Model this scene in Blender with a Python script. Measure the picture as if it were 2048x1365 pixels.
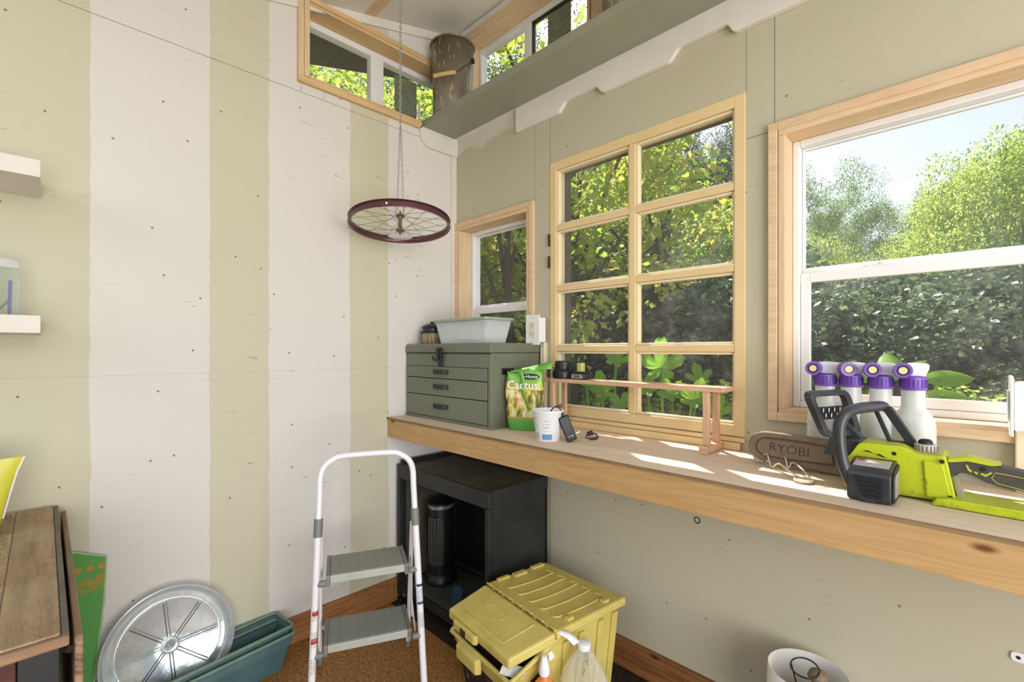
import bpy, math, random
import numpy as np
from mathutils import Matrix, Vector
random.seed(7); rng = np.random.default_rng(7)
PI = math.pi
S = bpy.context.scene
C = S.collection
for o in list(bpy.data.objects): bpy.data.objects.remove(o)

# ------------------------------------------------------------------ camera
cd = bpy.data.cameras.new('camera'); cam = bpy.data.objects.new('camera', cd); C.objects.link(cam)
cd.sensor_width = 36; cd.lens = 939.3*36/2048; cd.shift_y = 17.8/2048; cd.clip_start = .02; cd.clip_end = 200
cam.location = (2.082, -1.632, 1.25); cam.rotation_euler = (PI/2, 0, math.atan2(.7081, .7061))
S.camera = cam

# ------------------------------------------------------------------ world, sun, exposure
w = bpy.data.worlds.new('world'); S.world = w; w.use_nodes = True
wn = w.node_tree.nodes; wl = w.node_tree.links; wn.clear()
sky = wn.new('ShaderNodeTexSky'); sky.sky_type = 'NISHITA'; sky.sun_disc = False
SUN_EL = math.radians(52); SUN_AZ = math.atan2(.60, -.80)
sky.sun_elevation = SUN_EL; sky.sun_rotation = math.atan2(-.80, .60)
sky.air_density = 1.0; sky.dust_density = 2.5; sky.ozone_density = 1.0
hs = wn.new('ShaderNodeHueSaturation'); hs.inputs['Saturation'].default_value = .6
bg = wn.new('ShaderNodeBackground'); bg.inputs[1].default_value = .165
wo = wn.new('ShaderNodeOutputWorld'); wl.new(sky.outputs[0], hs.inputs['Color']); wl.new(hs.outputs[0], bg.inputs[0]); wl.new(bg.outputs[0], wo.inputs[0])
sd = bpy.data.lights.new('sun', 'SUN'); sd.energy = 8.0; sd.angle = math.radians(.6); sd.color = (1, .93, .80)
sun = bpy.data.objects.new('sun', sd); C.objects.link(sun)
sdir = Vector((math.cos(SUN_EL)*math.cos(SUN_AZ), math.cos(SUN_EL)*math.sin(SUN_AZ), math.sin(SUN_EL)))
sun.rotation_euler = sdir.to_track_quat('Z', 'Y').to_euler(); sun.location = sdir*12
S.view_settings.view_transform = 'Standard'; S.view_settings.look = 'None'
S.view_settings.exposure = 0.38; S.view_settings.gamma = 1; S.view_settings.use_curve_mapping = False

# added soft area fills behind and right of the camera; no doors built
def fill_light(loc, target, sx, sy, e, col):
    d = bpy.data.lights.new('added_room_fill', 'AREA'); d.shape = 'RECTANGLE'; d.size = sx; d.size_y = sy; d.energy = e; d.color = col
    o = bpy.data.objects.new('added_room_fill', d); C.objects.link(o); o.location = loc
    o.rotation_euler = (Vector(loc)-Vector(target)).to_track_quat('Z', 'Y').to_euler(); return o
fill_light((4.1,-1.75,1.35), (0,-1.2,1.25), 2.4, 2.3, 62, (1,.975,.95))
fill_light((1.2,-3.8,2.3), (.9,-.3,1.7), 2.0, 1.0, 9, (1,.98,.95))
fill_light((3.9,-1.7,.75), (.9,-.8,3.1), 2.0, 1.2, 26, (1,.98,.95))

# ------------------------------------------------------------------ mesh helpers
W = {}                                   # world matrix of every empty made here
class MB:
    def __init__(s): s.v = []; s.f = []; s.mi = []; s.M = None; s.mat = 0
    def add(s, vs, fs):
        b = len(s.v)
        for p in vs:
            p = Vector(p)
            s.v.append(s.M @ p if s.M is not None else p)
        for f in fs: s.f.append([i+b for i in f]); s.mi.append(s.mat)
        return s
    def hexa(s, p):                      # 4 bottom then 4 top, both counter-clockwise
        return s.add(p, [(3,2,1,0),(4,5,6,7),(0,1,5,4),(1,2,6,5),(2,3,7,6),(3,0,4,7)])
    def box(s, x0,x1,y0,y1,z0,z1):
        return s.hexa([(x0,y0,z0),(x1,y0,z0),(x1,y1,z0),(x0,y1,z0),(x0,y0,z1),(x1,y0,z1),(x1,y1,z1),(x0,y1,z1)])
    def prism(s, pts, ax, a, b):
        n = len(pts)
        def P(p, t): return {'x': (t,p[0],p[1]), 'y': (p[0],t,p[1]), 'z': (p[0],p[1],t)}[ax]
        return s.add([P(p,a) for p in pts]+[P(p,b) for p in pts],
              [list(range(n))[::-1], list(range(n,2*n))]+[(i,(i+1)%n,n+(i+1)%n,n+i) for i in range(n)])
    def tube(s, path, r, n=8, closed=False):
        path = [Vector(p) for p in path]; m = len(path); vs = []; prev = None
        for i, p in enumerate(path):
            if closed: t = path[(i+1)%m]-path[i-1]
            else: t = path[min(i+1,m-1)]-path[max(i-1,0)]
            t.normalize()
            if prev is None: u = t.orthogonal().normalized()
            else:
                u = prev - t*prev.dot(t)
                u = u.normalized() if u.length > 1e-6 else t.orthogonal().normalized()
            prev = u; w_ = t.cross(u); rr = r[i] if isinstance(r,(list,tuple)) else r
            for k in range(n):
                a = 2*PI*k/n; vs.append(p+(u*math.cos(a)+w_*math.sin(a))*rr)
        fs = []
        for i in range(m if closed else m-1):
            j = (i+1)%m
            for k in range(n): fs.append((i*n+k, i*n+(k+1)%n, j*n+(k+1)%n, j*n+k))
        if not closed: fs += [list(range(n))[::-1], list(range((m-1)*n, m*n))]
        return s.add(vs, fs)
    def lathe(s, prof, n=32, c=(0,0,0), cap=True, sx=1, sy=1):
        vs = [(c[0]+r*math.cos(2*PI*k/n)*sx, c[1]+r*math.sin(2*PI*k/n)*sy, c[2]+z) for r,z in prof for k in range(n)]
        fs = [(i*n+k, i*n+(k+1)%n, (i+1)*n+(k+1)%n, (i+1)*n+k) for i in range(len(prof)-1) for k in range(n)]
        if cap: fs += [list(range(n))[::-1], list(range((len(prof)-1)*n, len(prof)*n))]
        return s.add(vs, fs)
    def quad(s, a,b,c,d): return s.add([a,b,c,d], [(0,1,2,3)])
    def build(s, name, m, parent=None, bevel=0, smooth=None, solid=0):
        me = bpy.data.meshes.new(name)
        inv = W[parent.name].inverted() if parent is not None and parent.name in W else Matrix()
        me.from_pydata([inv @ p for p in s.v], [], s.f)
        for x in (m if isinstance(m,(list,tuple)) else [m]): me.materials.append(x)
        if isinstance(m,(list,tuple)):
            for p, k in zip(me.polygons, s.mi): p.material_index = k
        o = bpy.data.objects.new(name, me); C.objects.link(o)
        if parent is not None:
            o.parent = parent; W[o.name] = W.get(parent.name, Matrix())
        me.update()
        if smooth:
            me.shade_smooth()
            try: me.set_sharp_from_angle(angle=math.radians(smooth if smooth > 1 else 40))
            except Exception: pass
        if solid:
            md = o.modifiers.new('solid','SOLIDIFY'); md.thickness = solid; md.offset = -1
        if bevel:
            b = o.modifiers.new('bevel','BEVEL'); b.width = bevel; b.segments = 2; b.limit_method = 'ANGLE'; b.angle_limit = math.radians(50)
        return o
def thing(name, label, cat, loc=(0,0,0), rz=0, group=None):
    o = bpy.data.objects.new(name, None); C.objects.link(o); o.location = loc; o.rotation_euler = (0,0,rz)
    o.empty_display_size = .05
    W[o.name] = Matrix.Translation(loc) @ Matrix.Rotation(rz,4,'Z')
    o['label'] = label; o['category'] = cat
    if group: o['group'] = group
    return o
def tag(o, label, cat, group=None, kind=None):
    o['label'] = label; o['category'] = cat
    if group: o['group'] = group
    if kind: o['kind'] = kind
    return o
def struct(o, label=None):
    o['kind'] = 'structure'
    if label: o['label'] = label
    return o
def rounded(pts, r, n=5):                 # round the corners of a polygon
    out = []; m = len(pts)
    for i in range(m):
        p = Vector(pts[i]); a = Vector(pts[i-1]); b = Vector(pts[(i+1)%m])
        ri = r[i] if isinstance(r,(list,tuple)) else r
        if ri <= 0: out.append(tuple(p)); continue
        d1 = (a-p); d2 = (b-p); l = min(ri, d1.length*.45, d2.length*.45)
        p1 = p+d1.normalized()*l; p2 = p+d2.normalized()*l
        for k in range(n+1):
            t = k/n; out.append(tuple(p1*(1-t)**2+p*2*t*(1-t)+p2*t*t))
    return out
def smoothpath(pts, n=6):                 # Catmull-Rom
    P = [Vector(p) for p in pts]; P = [P[0]*2-P[1]]+P+[P[-1]*2-P[-2]]; out = []
    for i in range(1, len(P)-2):
        for k in range(n):
            t = k/n; a,b,c,d = P[i-1:i+3]
            out.append(.5*((2*b)+(c-a)*t+(2*a-5*b+4*c-d)*t*t+(3*b-a-3*c+d)*t**3))
    return out+[P[-2]]
def text(s, name, size, M, m, parent, extrude=.0004, bold=0, align='CENTER', sx=1, label=None):
    cu = bpy.data.curves.new('t','FONT'); cu.body = s; cu.size = size; cu.extrude = extrude; cu.align_x = align; cu.align_y = 'CENTER'
    cu.offset = bold; cu.resolution_u = 2
    o = bpy.data.objects.new('t', cu); C.objects.link(o)
    dg = bpy.context.evaluated_depsgraph_get(); me = bpy.data.meshes.new_from_object(o.evaluated_get(dg))
    bpy.data.objects.remove(o)
    me.transform(M @ Matrix.Diagonal((sx,1,1,1)))
    inv = W[parent.name].inverted() if parent is not None and parent.name in W else Matrix()
    me.transform(inv); me.materials.clear(); me.materials.append(m); me.name = name
    o = bpy.data.objects.new(name, me); C.objects.link(o)
    if parent is not None: o.parent = parent; W[o.name] = W.get(parent.name, Matrix())
    if label: o['label'] = label
    return o
def frame(o, x, y, z):                    # matrix from origin and three axes
    M = Matrix.Identity(4)
    for i, a in enumerate((x,y,z)):
        a = Vector(a).normalized()
        for j in range(3): M[j][i] = a[j]
    for j in range(3): M[j][3] = o[j]
    return M

# ------------------------------------------------------------------ material helpers
def srgb(r, g, b):
    return tuple(((c/255)/12.92 if c <= 10 else ((c/255+.055)/1.055)**2.4) for c in (r,g,b))+(1,)
class N:
    def __init__(s, name, rough=.6, metal=0, **kw):
        s.m = bpy.data.materials.new(name); s.m.use_nodes = True; s.t = s.m.node_tree; s.n = s.t.nodes; s.l = s.t.links
        s.b = s.n['Principled BSDF']; s.b.inputs['Roughness'].default_value = rough; s.b.inputs['Metallic'].default_value = metal
        for k, v in kw.items(): s.b.inputs[k.replace('_',' ')].default_value = v
        s.tc = s.n.new('ShaderNodeTexCoord'); s.geo = s.n.new('ShaderNodeNewGeometry')
    def inp(s, sock, v):
        if hasattr(v, 'links') or hasattr(v, 'is_output'): s.l.new(v, sock)
        else: sock.default_value = v
    def map(s, scale=(1,1,1), rot=(0,0,0), loc=(0,0,0), src=None):
        n = s.n.new('ShaderNodeMapping'); n.inputs['Scale'].default_value = scale; n.inputs['Rotation'].default_value = rot; n.inputs['Location'].default_value = loc
        s.l.new(src or s.tc.outputs['Object'], n.inputs[0]); return n.outputs[0]
    def noise(s, vec, scale=5, detail=4, rough=.5, dist=0):
        n = s.n.new('ShaderNodeTexNoise'); s.l.new(vec, n.inputs['Vector']); n.inputs['Scale'].default_value = scale
        n.inputs['Detail'].default_value = detail; n.inputs['Roughness'].default_value = rough; n.inputs['Distortion'].default_value = dist; return n.outputs[0]
    def vor(s, vec, scale=5, feat='F1', rnd=1):
        n = s.n.new('ShaderNodeTexVoronoi'); n.feature = feat; s.l.new(vec, n.inputs['Vector']); n.inputs['Scale'].default_value = scale; n.inputs['Randomness'].default_value = rnd; return n
    def ramp(s, fac, stops, mode='LINEAR'):
        n = s.n.new('ShaderNodeValToRGB'); s.l.new(fac, n.inputs[0]); n.color_ramp.interpolation = mode; e = n.color_ramp.elements
        while len(e) < len(stops): e.new(.5)
        for k, (p, c) in enumerate(stops): e[k].position = p; e[k].color = c if len(c) == 4 else tuple(c)+(1,)
        return n.outputs[0]
    def math(s, op, a, b=0, c=0):
        n = s.n.new('ShaderNodeMath'); n.operation = op
        s.inp(n.inputs[0], a); s.inp(n.inputs[1], b)
        if len(n.inputs) > 2: s.inp(n.inputs[2], c)
        return n.outputs[0]
    def mix(s, fac, a, b, mode='MIX'):
        n = s.n.new('ShaderNodeMix'); n.data_type = 'RGBA'; n.blend_type = mode; s.inp(n.inputs[0], fac); s.inp(n.inputs[6], a); s.inp(n.inputs[7], b); return n.outputs[2]
    def sep(s, vec=None):
        n = s.n.new('ShaderNodeSeparateXYZ'); s.l.new(vec or s.tc.outputs['Object'], n.inputs[0]); return n.outputs
    def col(s, c): s.inp(s.b.inputs['Base Color'], c); return s
    def bump(s, h, strength=.2, dist=.002):
        n = s.n.new('ShaderNodeBump'); n.inputs['Strength'].default_value = strength; n.inputs['Distance'].default_value = dist; s.l.new(h, n.inputs['Height']); s.l.new(n.outputs[0], s.b.inputs['Normal']); return s
W1 = (1,1,1,1); B0 = (0,0,0,1)
def plain(name, c, rough=.5, metal=0, var=.12, scale=20, **kw):
    s = N(name, rough, metal, **kw); c = srgb(*c)
    f = s.noise(s.map(), scale, 4)
    d = tuple(x*(1-var) for x in c[:3])+(1,); e = tuple(min(1,x*(1+var*.6)) for x in c[:3])+(1,)
    s.col(s.ramp(f, [(.3,d),(.7,e)])); return s.m
def wood(name, c1, c2, axis='x', grain=30, rough=.6, knots=0, dark=(90,55,25), wear=None, stretch=1.2, bump=.1):
    s = N(name, rough); sc = {'x': (stretch,grain,grain), 'y': (grain,stretch,grain), 'z': (grain,grain,stretch)}[axis]
    a, b = srgb(*c1), srgb(*c2)
    n1 = s.noise(s.map(sc), 1, 5, .6, .8)
    sc2 = {'x': (.6,7,7), 'y': (7,.6,7), 'z': (7,7,.6)}[axis]
    n2 = s.noise(s.map(sc2), 1.3, 3, .5, 2.5)
    rings = s.math('SINE', s.math('MULTIPLY', n2, 45))
    f = s.math('ADD', s.math('MULTIPLY', n1, .75), s.math('MULTIPLY', rings, .09))
    col = s.ramp(f, [(.22,b),(.62,a)])
    if knots:
        sk = {'x': (1.0,2.4,2.4), 'y': (2.4,1.0,2.4), 'z': (2.4,2.4,1.0)}[axis]
        v = s.vor(s.map(tuple(k*knots for k in sk)), 3).outputs[0]
        col = s.mix(s.ramp(v, [(.03,W1),(.085,B0)]), col, srgb(*dark))
    s.col(col); s.bump(n1, bump, .001); return s.m

WHITE = srgb(220,216,210)[:3]; SAGE = srgb(203,199,174)[:3]
def wall_mat(name, base, stripes=None, hl=(), vl=(), rings=(), grain='y'):
    """painted plywood; stripes = [(pos, colour)] along grain axis; hl = (z, half width, lo, hi); vl = (pos, half width, zlo, zhi)"""
    s = N(name, .75); x, y, z = s.sep(); u = y if grain == 'y' else x
    big = s.noise(s.map(), 1.3, 3)
    if stripes:
        edge = s.noise(s.map((1,1,1)), 22, 6, .75)
        wv = s.noise(s.map((.3,.3,1)), 3, 2)
        uu = s.math('ADD', u, s.math('ADD', s.math('MULTIPLY', s.math('SUBTRACT', edge, .5), .018), s.math('MULTIPLY', s.math('SUBTRACT', wv, .5), .02)))
        f = s.math('DIVIDE', s.math('ADD', uu, 3), 3)
        col = s.ramp(f, [((p+3)/3, c+(1,)) for p, c in stripes], 'CONSTANT')
    else:
        col = s.mix(0, base+(1,), base+(1,))
    col = s.mix(s.math('MULTIPLY', s.ramp(big, [(.35,B0),(.7,W1)]), .10), col, (.62,.60,.55,1))
    # horizontal plywood checks and dents
    sc = (3,14,90) if grain == 'y' else (14,3,90)
    if grain == 'x': sc = (10,10,95)
    chk = s.noise(s.map((sc[0],sc[1],sc[2])), 1, 5, .65, .4)
    msk = s.noise(s.map(loc=(3,5,1)), 2.2, 2)
    c1 = s.math('MULTIPLY', s.ramp(chk, [(.63,B0),(.68,W1)]), s.ramp(msk, [(.47,B0),(.62,W1)]))
    col = s.mix(s.math('MULTIPLY', c1, .5), col, (.16,.14,.10,1))
    fine = s.noise(s.map((60,60,60)), 1, 3)
    cb_ = s.n.new('ShaderNodeCombineXYZ'); s.l.new(u, cb_.inputs[0]); s.l.new(z, cb_.inputs[1])
    vn = s.n.new('ShaderNodeTexVoronoi'); vn.voronoi_dimensions = '2D'; vn.inputs['Scale'].default_value = 3.8; s.l.new(cb_.outputs[0], vn.inputs['Vector']); v = vn.outputs[0]
    col = s.mix(s.ramp(v, [(.010,W1),(.017,B0)]), col, (.20,.16,.11,1))
    wob = s.math('MULTIPLY', s.math('SUBTRACT', s.noise(s.map(), 9, 2), .5), .002)
    for p, hw, lo, hi in hl:
        fs_ = .22 if p < 1.5 else .75
        m = s.math('COMPARE', s.math('ADD', z, wob), p, hw)
        m = s.math('MULTIPLY', m, s.math('MULTIPLY', s.math('GREATER_THAN', u, lo), s.math('LESS_THAN', u, hi)))
        col = s.mix(s.math('MULTIPLY', m, fs_), col, (.10,.08,.06,1))
    for p, hw, lo, hi in vl:
        m = s.math('COMPARE', s.math('ADD', u, wob), p, hw)
        m = s.math('MULTIPLY', m, s.math('MULTIPLY', s.math('GREATER_THAN', z, lo), s.math('LESS_THAN', z, hi)))
        col = s.mix(s.math('MULTIPLY', m, .75), col, (.10,.08,.06,1))
    for px_, pz, r, th in rings:
        d = s.math('SQRT', s.math('ADD', s.math('POWER', s.math('SUBTRACT', u, px_), 2), s.math('POWER', s.math('SUBTRACT', z, pz), 2)))
        d = s.math('ADD', d, s.math('MULTIPLY', wob, 2))
        col = s.mix(s.math('COMPARE', d, r, th), col, (.02,.02,.02,1))
    if grain == 'x':
        sm = s.math('ADD', z, s.math('MULTIPLY', s.noise(s.map((1,1,1)), 7, 4), .16))
        col = s.mix(s.math('MULTIPLY', s.math('MULTIPLY', s.ramp(s.math('SUBTRACT', sm, 2.40), [(.0,B0),(.03,W1)]), s.math('LESS_THAN', u, .60)), .6), col, (.72,.70,.64,1))
    s.col(col)
    s.bump(s.math('ADD', chk, s.math('MULTIPLY', fine, .3)), .22, .0015)
    return s.m

M = {}
M['wallL'] = wall_mat('wall_left_paint', WHITE, [(-3,SAGE),(-1.53,WHITE),(-1.186,SAGE),(-.975,WHITE),(-.631,SAGE),(-.424,WHITE)],
    hl=[(2.366,.0012,-3,0),(1.163,.0009,-3,-.4)], vl=[(-.844,.001,2.366,2.41),(-.744,.0008,2.366,2.43)])
M['wallW'] = wall_mat('wall_window_paint', srgb(187,181,155)[:3], hl=[(1.942,.0014,1.534,1.603)],
    vl=[(.692,.0012,2.098,2.35),(1.534,.001,2.098,2.6),(1.618,.0014,1.96,3),(.598,.0008,1.95,2.42),(.692,.0008,.2,.82)], rings=[(1.37,.649,.0095,.0022)], grain='x')
M['ceil'] = wall_mat('ceiling_paint', srgb(226,224,214)[:3])
M['white_trim'] = plain('white_painted_wood', (226,220,210), .6, var=.06, scale=8)
M['pine_x'] = wood('pine_along_x', (228,202,168), (212,180,142), 'x', 34, .6)
M['pine_y'] = wood('pine_along_y', (226,196,150), (206,170,122), 'y', 34, .6)
M['pine_z'] = wood('pine_along_z', (228,202,168), (212,180,142), 'z', 34, .6)
M['skirt'] = wood('skirt_board', (198,164,112), (180,142,92), 'x', 22, .6, knots=1.15, dark=(105,65,30))
M['ply'] = wood('plywood_top', (232,216,198), (216,194,170), 'x', 30, .65, stretch=2)
M['ply_edge'] = wood('plywood_edge', (150,125,92), (120,95,66), 'x', 80, .8)
M['base_x'] = wood('cedar_baseboard_x', (160,108,62), (118,74,38), 'x', 26, .55, knots=1.1, dark=(60,32,16))
M['base_y'] = wood('cedar_baseboard_y', (176,122,70), (130,84,44), 'y', 26, .55, knots=1.1, dark=(60,32,16))
M['cream'] = plain('cream_window_paint', (226,200,148), .5, var=.06, scale=6)
M['cream_in'] = plain('pale_glazing_bead', (232,218,188), .5, var=.05)
M['vinyl'] = plain('white_vinyl', (232,232,232), .35, var=.02)
M['sagegrey'] = plain('sage_grey_paint', (146,150,130), .45, var=.06, scale=6)
M['black'] = plain('black_plastic', (24,25,27), .4, var=.2)
M['dark'] = plain('dark_metal_paint', (30,33,36), .42, var=.25, scale=6)
M['darkrub'] = plain('dark_rubber', (44,44,46), .6, var=.2)
M['steel'] = plain('galvanised_steel', (170,168,160), .35, 1, var=.15, scale=60)
M['silver'] = plain('silver_plastic', (150,152,152), .3, .6)
M['soffit'] = wood('soffit_planks', (92,84,64), (70,64,48), 'x', 20, .8)
M['brownmetal'] = plain('brown_hinge', (84,58,36), .5, .6)
# glass: thin clear pane with dust
def glass_mat(name, tint=(1,1,1), dust=.05):
    s = N(name); n = s.n; l = s.l; out = n['Material Output']
    tr = n.new('ShaderNodeBsdfTransparent'); tr.inputs[0].default_value = tint+(1,)
    gl = n.new('ShaderNodeBsdfGlossy'); gl.inputs['Roughness'].default_value = .02
    fr = n.new('ShaderNodeFresnel'); fr.inputs[0].default_value = 1.35
    df = n.new('ShaderNodeBsdfDiffuse'); df.inputs[0].default_value = (.8,.8,.78,1)
    m1 = n.new('ShaderNodeMixShader'); m2 = n.new('ShaderNodeMixShader')
    l.new(s.math('MULTIPLY', fr.outputs[0], s.math('SUBTRACT', 1, s.geo.outputs['Backfacing'])), m1.inputs[0]); l.new(tr.outputs[0], m1.inputs[1]); l.new(gl.outputs[0], m1.inputs[2])
    d = s.noise(s.map(), 9, 8, .8); dm = s.noise(s.map(loc=(2,1,5)), 2, 2)
    f = s.math('MULTIPLY', s.ramp(d, [(.45,B0),(.75,W1)]), s.math('MULTIPLY', s.ramp(dm, [(.45,B0),(.75,W1)]), dust*3))
    l.new(s.math('ADD', f, dust*.6), m2.inputs[0]); l.new(m1.outputs[0], m2.inputs[1]); l.new(df.outputs[0], m2.inputs[2])
    l.new(m2.outputs[0], out.inputs[0]); n.remove(s.b); return s.m
M['glass'] = glass_mat('window_glass')
def clear_mat(name, tint, alpha=.35, rough=.1, edge=.7):
    s = N(name); n = s.n; l = s.l; out = n['Material Output']
    tr = n.new('ShaderNodeBsdfTransparent'); tr.inputs[0].default_value = tint+(1,)
    s.b.inputs['Base Color'].default_value = tint+(1,); s.b.inputs['Roughness'].default_value = rough
    mx = n.new('ShaderNodeMixShader'); lw = n.new('ShaderNodeLayerWeight'); lw.inputs[0].default_value = .35
    f = s.math('MINIMUM', s.math('ADD', s.math('MULTIPLY', lw.outputs['Facing'], edge), alpha), 1)
    l.new(f, mx.inputs[0]); l.new(tr.outputs[0], mx.inputs[1]); l.new(s.b.outputs[0], mx.inputs[2]); l.new(mx.outputs[0], out.inputs[0]); return s.m

# ------------------------------------------------------------------ room shell
def grid_wall(xs, zs, holes, y0, y1, along='x', ztop=None):
    b = MB()
    for i in range(len(xs)-1):
        for k in range(len(zs)-1):
            x0,x1,z0,z1 = xs[i],xs[i+1],zs[k],zs[k+1]; cx,cz = (x0+x1)/2,(z0+z1)/2
            if any(h[0] < cx < h[1] and h[2] < cz < h[3] for h in holes): continue
            if along == 'x': b.box(x0,x1,y0,y1,z0,z1)
            elif ztop and k == len(zs)-2:
                za,zb = ztop(x0),ztop(x1)
                b.hexa([(y0,x0,z0),(y1,x0,z0),(y1,x1,z0),(y0,x1,z0),(y0,x0,za),(y1,x0,za),(y1,x1,zb),(y0,x1,zb)])
            else: b.box(y0,y1,x0,x1,z0,z1)
    return b
TH = .13
ZC = lambda y: 2.994+.266*y              # ceiling height
# openings in the window wall: clerestory, small, middle, right
HW = [(.10,.93,2.50,2.925),(.03,.572,.96,1.925),(.70,1.525,.968,2.09),(1.632,2.58,1.052,1.935)]
xs = sorted({-TH,3.3}|{v for h in HW for v in h[:2]}); zs = sorted({-.05,2.99}|{v for h in HW for v in h[2:]})
struct(grid_wall(xs, zs, HW, 0, TH).build('wall_window', M['wallW']))
HL = [(-.83,-.035,2.43,2.765)]
ys = sorted({-3.0,-.83,-.6,-.3,-.035,0}); zs = [-.05,2.43,2.765,9]
# left wall top follows the ceiling
b = MB()
for (a,c) in ((-3.0,-.83),(-.035,0)):
    b.hexa([(-TH,a,-.05),(0,a,-.05),(0,c,-.05),(-TH,c,-.05),(-TH,a,ZC(a)),(0,a,ZC(a)),(0,c,ZC(c)),(-TH,c,ZC(c))])
b.box(-TH,0,-.83,-.035,-.05,2.43)
b.hexa([(-TH,-.83,2.765),(0,-.83,2.765),(0,-.035,2.765),(-TH,-.035,2.765),(-TH,-.83,ZC(-.83)),(0,-.83,ZC(-.83)),(0,-.035,ZC(-.035)),(-TH,-.035,ZC(-.035))])
struct(b.build('wall_left', M['wallL']))
# ceiling with panel joints, roof above with overhang
b = MB()
def slab(b, x0,x1,y0,y1,dz0,dz1):
    b.hexa([(x0,y0,ZC(y0)+dz0),(x1,y0,ZC(y0)+dz0),(x1,y1,ZC(y1)+dz0),(x0,y1,ZC(y1)+dz0),(x0,y0,ZC(y0)+dz1),(x1,y0,ZC(y0)+dz1),(x1,y1,ZC(y1)+dz1),(x0,y1,ZC(y1)+dz1)])
slab(b, 0,3.3,-.50,0,0,.012); slab(b, 0,3.3,-2.2,-.56,0,.012)
struct(b.build('ceiling', M['ceil']))
b = MB(); slab(b, 0,3.3,-.56,-.50,-.004,.012); 
struct(b.build('trim_1', M['pine_x']))
b = MB(); slab(b, -.13,3.3,-2.2,.18,.014,.09)
struct(b.build('roof', M['soffit']))
b = MB()
for k in range(22):
    y1 = .18-k*.11; slab(b, -.60,-.131,y1-.106,y1,.02,.05)
struct(b.build('roof_soffit', M['soffit']))
# white strips under the ceiling
b = MB(); b.hexa([(0,-2.2,ZC(-2.2)-.045),(.012,-2.2,ZC(-2.2)-.045),(.012,0,ZC(0)-.045),(0,0,ZC(0)-.045),(0,-2.2,ZC(-2.2)-.001),(.012,-2.2,ZC(-2.2)-.001),(.012,0,ZC(0)-.001),(0,0,ZC(0)-.001)])
struct(b.build('trim_2', M['white_trim'], bevel=.002))
b = MB(); b.box(0.013,3.3,-.014,0,2.955,2.987); struct(b.build('trim_3', M['white_trim'], bevel=.002))
b = MB(); b.box(0.001,.012,-.034,-.001,.11,2.32); struct(b.build('trim_4', M['white_trim'], bevel=.002))
# floor (cork tiles) and dark underlay strip along the walls
s = N('cork_floor', .55); f1 = s.noise(s.map(), 95, 6, .75); f2 = s.vor(s.map(), 75).outputs[0]; f3 = s.noise(s.map(), 4, 3)
col = s.ramp(f1, [(.36,srgb(66,40,20)),(.46,srgb(152,102,50)),(.64,srgb(198,150,84))])
col = s.mix(s.ramp(f2, [(.08,W1),(.2,B0)]), col, srgb(92,58,28)); col = s.mix(s.math('MULTIPLY', s.ramp(f3, [(.4,B0),(.7,W1)]), .35), col, srgb(150,110,62))
s.col(col).bump(f1, .3, .002); M['cork'] = s.m
s = N('dirty_subfloor', .8); f1 = s.noise(s.map(), 40, 6, .8); v = s.vor(s.map(), 45).outputs[0]
s.col(s.mix(s.ramp(v, [(.07,W1),(.10,B0)]), s.ramp(f1, [(.35,srgb(20,13,9)),(.7,srgb(62,42,28))]), srgb(190,185,175))); M['sub'] = s.m
struct(MB().box(-.0,3.3,-3.0,0,-.05,-.004).build('floor', M['sub']))
b = MB(); b.prism([(.0195,-3.0),(3.3,-3.0),(3.3,-.42),(.0195,-.42)], 'z', -.0039, .001)
o = b.build('cork_mat', M['cork']); tag(o, 'brown speckled cork flooring laid over the dark subfloor', 'flooring', kind='stuff')
struct(MB().box(.0005,.019,-3.0,-.40,.0015,.112).build('baseboard_left', M['base_y'], bevel=.0015))
struct(MB().box(.0005,.019,-.398,-.02,0,.112).build('baseboard_corner', M['base_y'], bevel=.0015))
struct(MB().box(.0195,3.3,-.019,-.0005,0,.112).build('baseboard_window', M['base_x'], bevel=.0015))

# ------------------------------------------------------------------ windows
def sroot(name, loc):
    o = bpy.data.objects.new(name, None); C.objects.link(o); o.location = loc; o['kind'] = 'structure'
    W[o.name] = Matrix.Translation(loc); o.empty_display_size = .05; return o
def ring_y(b, x0,x1,z0,z1,t,y0,y1, sides='LRTB'):
    tl,tr,tt,tb = [(t if not isinstance(t,(list,tuple)) else t[i]) for i in range(4)]
    if 'L' in sides: b.box(x0,x0+tl,y0,y1,z0,z1)
    if 'R' in sides: b.box(x1-tr,x1,y0,y1,z0,z1)
    xa = x0+(tl if 'L' in sides else 0); xb = x1-(tr if 'R' in sides else 0)
    if 'T' in sides: b.box(xa,xb,y0,y1,z1-tt,z1)
    if 'B' in sides: b.box(xa,xb,y0,y1,z0,z0+tb)
    return b
# middle divided-light window (cream)
w3 = sroot('window_3', (1.11,0,.96))
b = ring_y(MB(), .694,1.531,.962,2.096,(.034,.034,.038,.0),-.004,.06)
b.box(.728,1.497,-.004,.06,.962,1.0)
b.build('sash_frame', M['cream'], w3, bevel=.002)
rows = [1.0,1.243,1.508,1.783,2.058]
rz = [(1.243,1.268),(1.512,1.537),(1.784,1.809)]
b = MB(); xl,xr = .728,1.497
b.box(1.098,1.126,-.002,.05,1.0,2.058)
for a,c in rz: b.box(xl,1.098,-.002,.05,a,c); b.box(1.126,xr,-.002,.05,a,c)
b.build('muntin', M['cream'], w3, bevel=.003)
zr = [(1.0,1.243),(1.268,1.512),(1.537,1.784),(1.809,2.058)]
for x0,x1 in ((xl,1.098),(1.126,xr)):
    for z0,z1 in zr:
        ring_y(MB(), x0+.0002,x1-.0002,z0+.0002,z1-.0002,.009,.006,.028).build('glazing_bead', M['cream_in'], w3, bevel=.003)
        MB().box(x0+.004,x1-.004,.029,.032,z0+.004,z1-.004).build('pane', M['glass'], w3)
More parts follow.
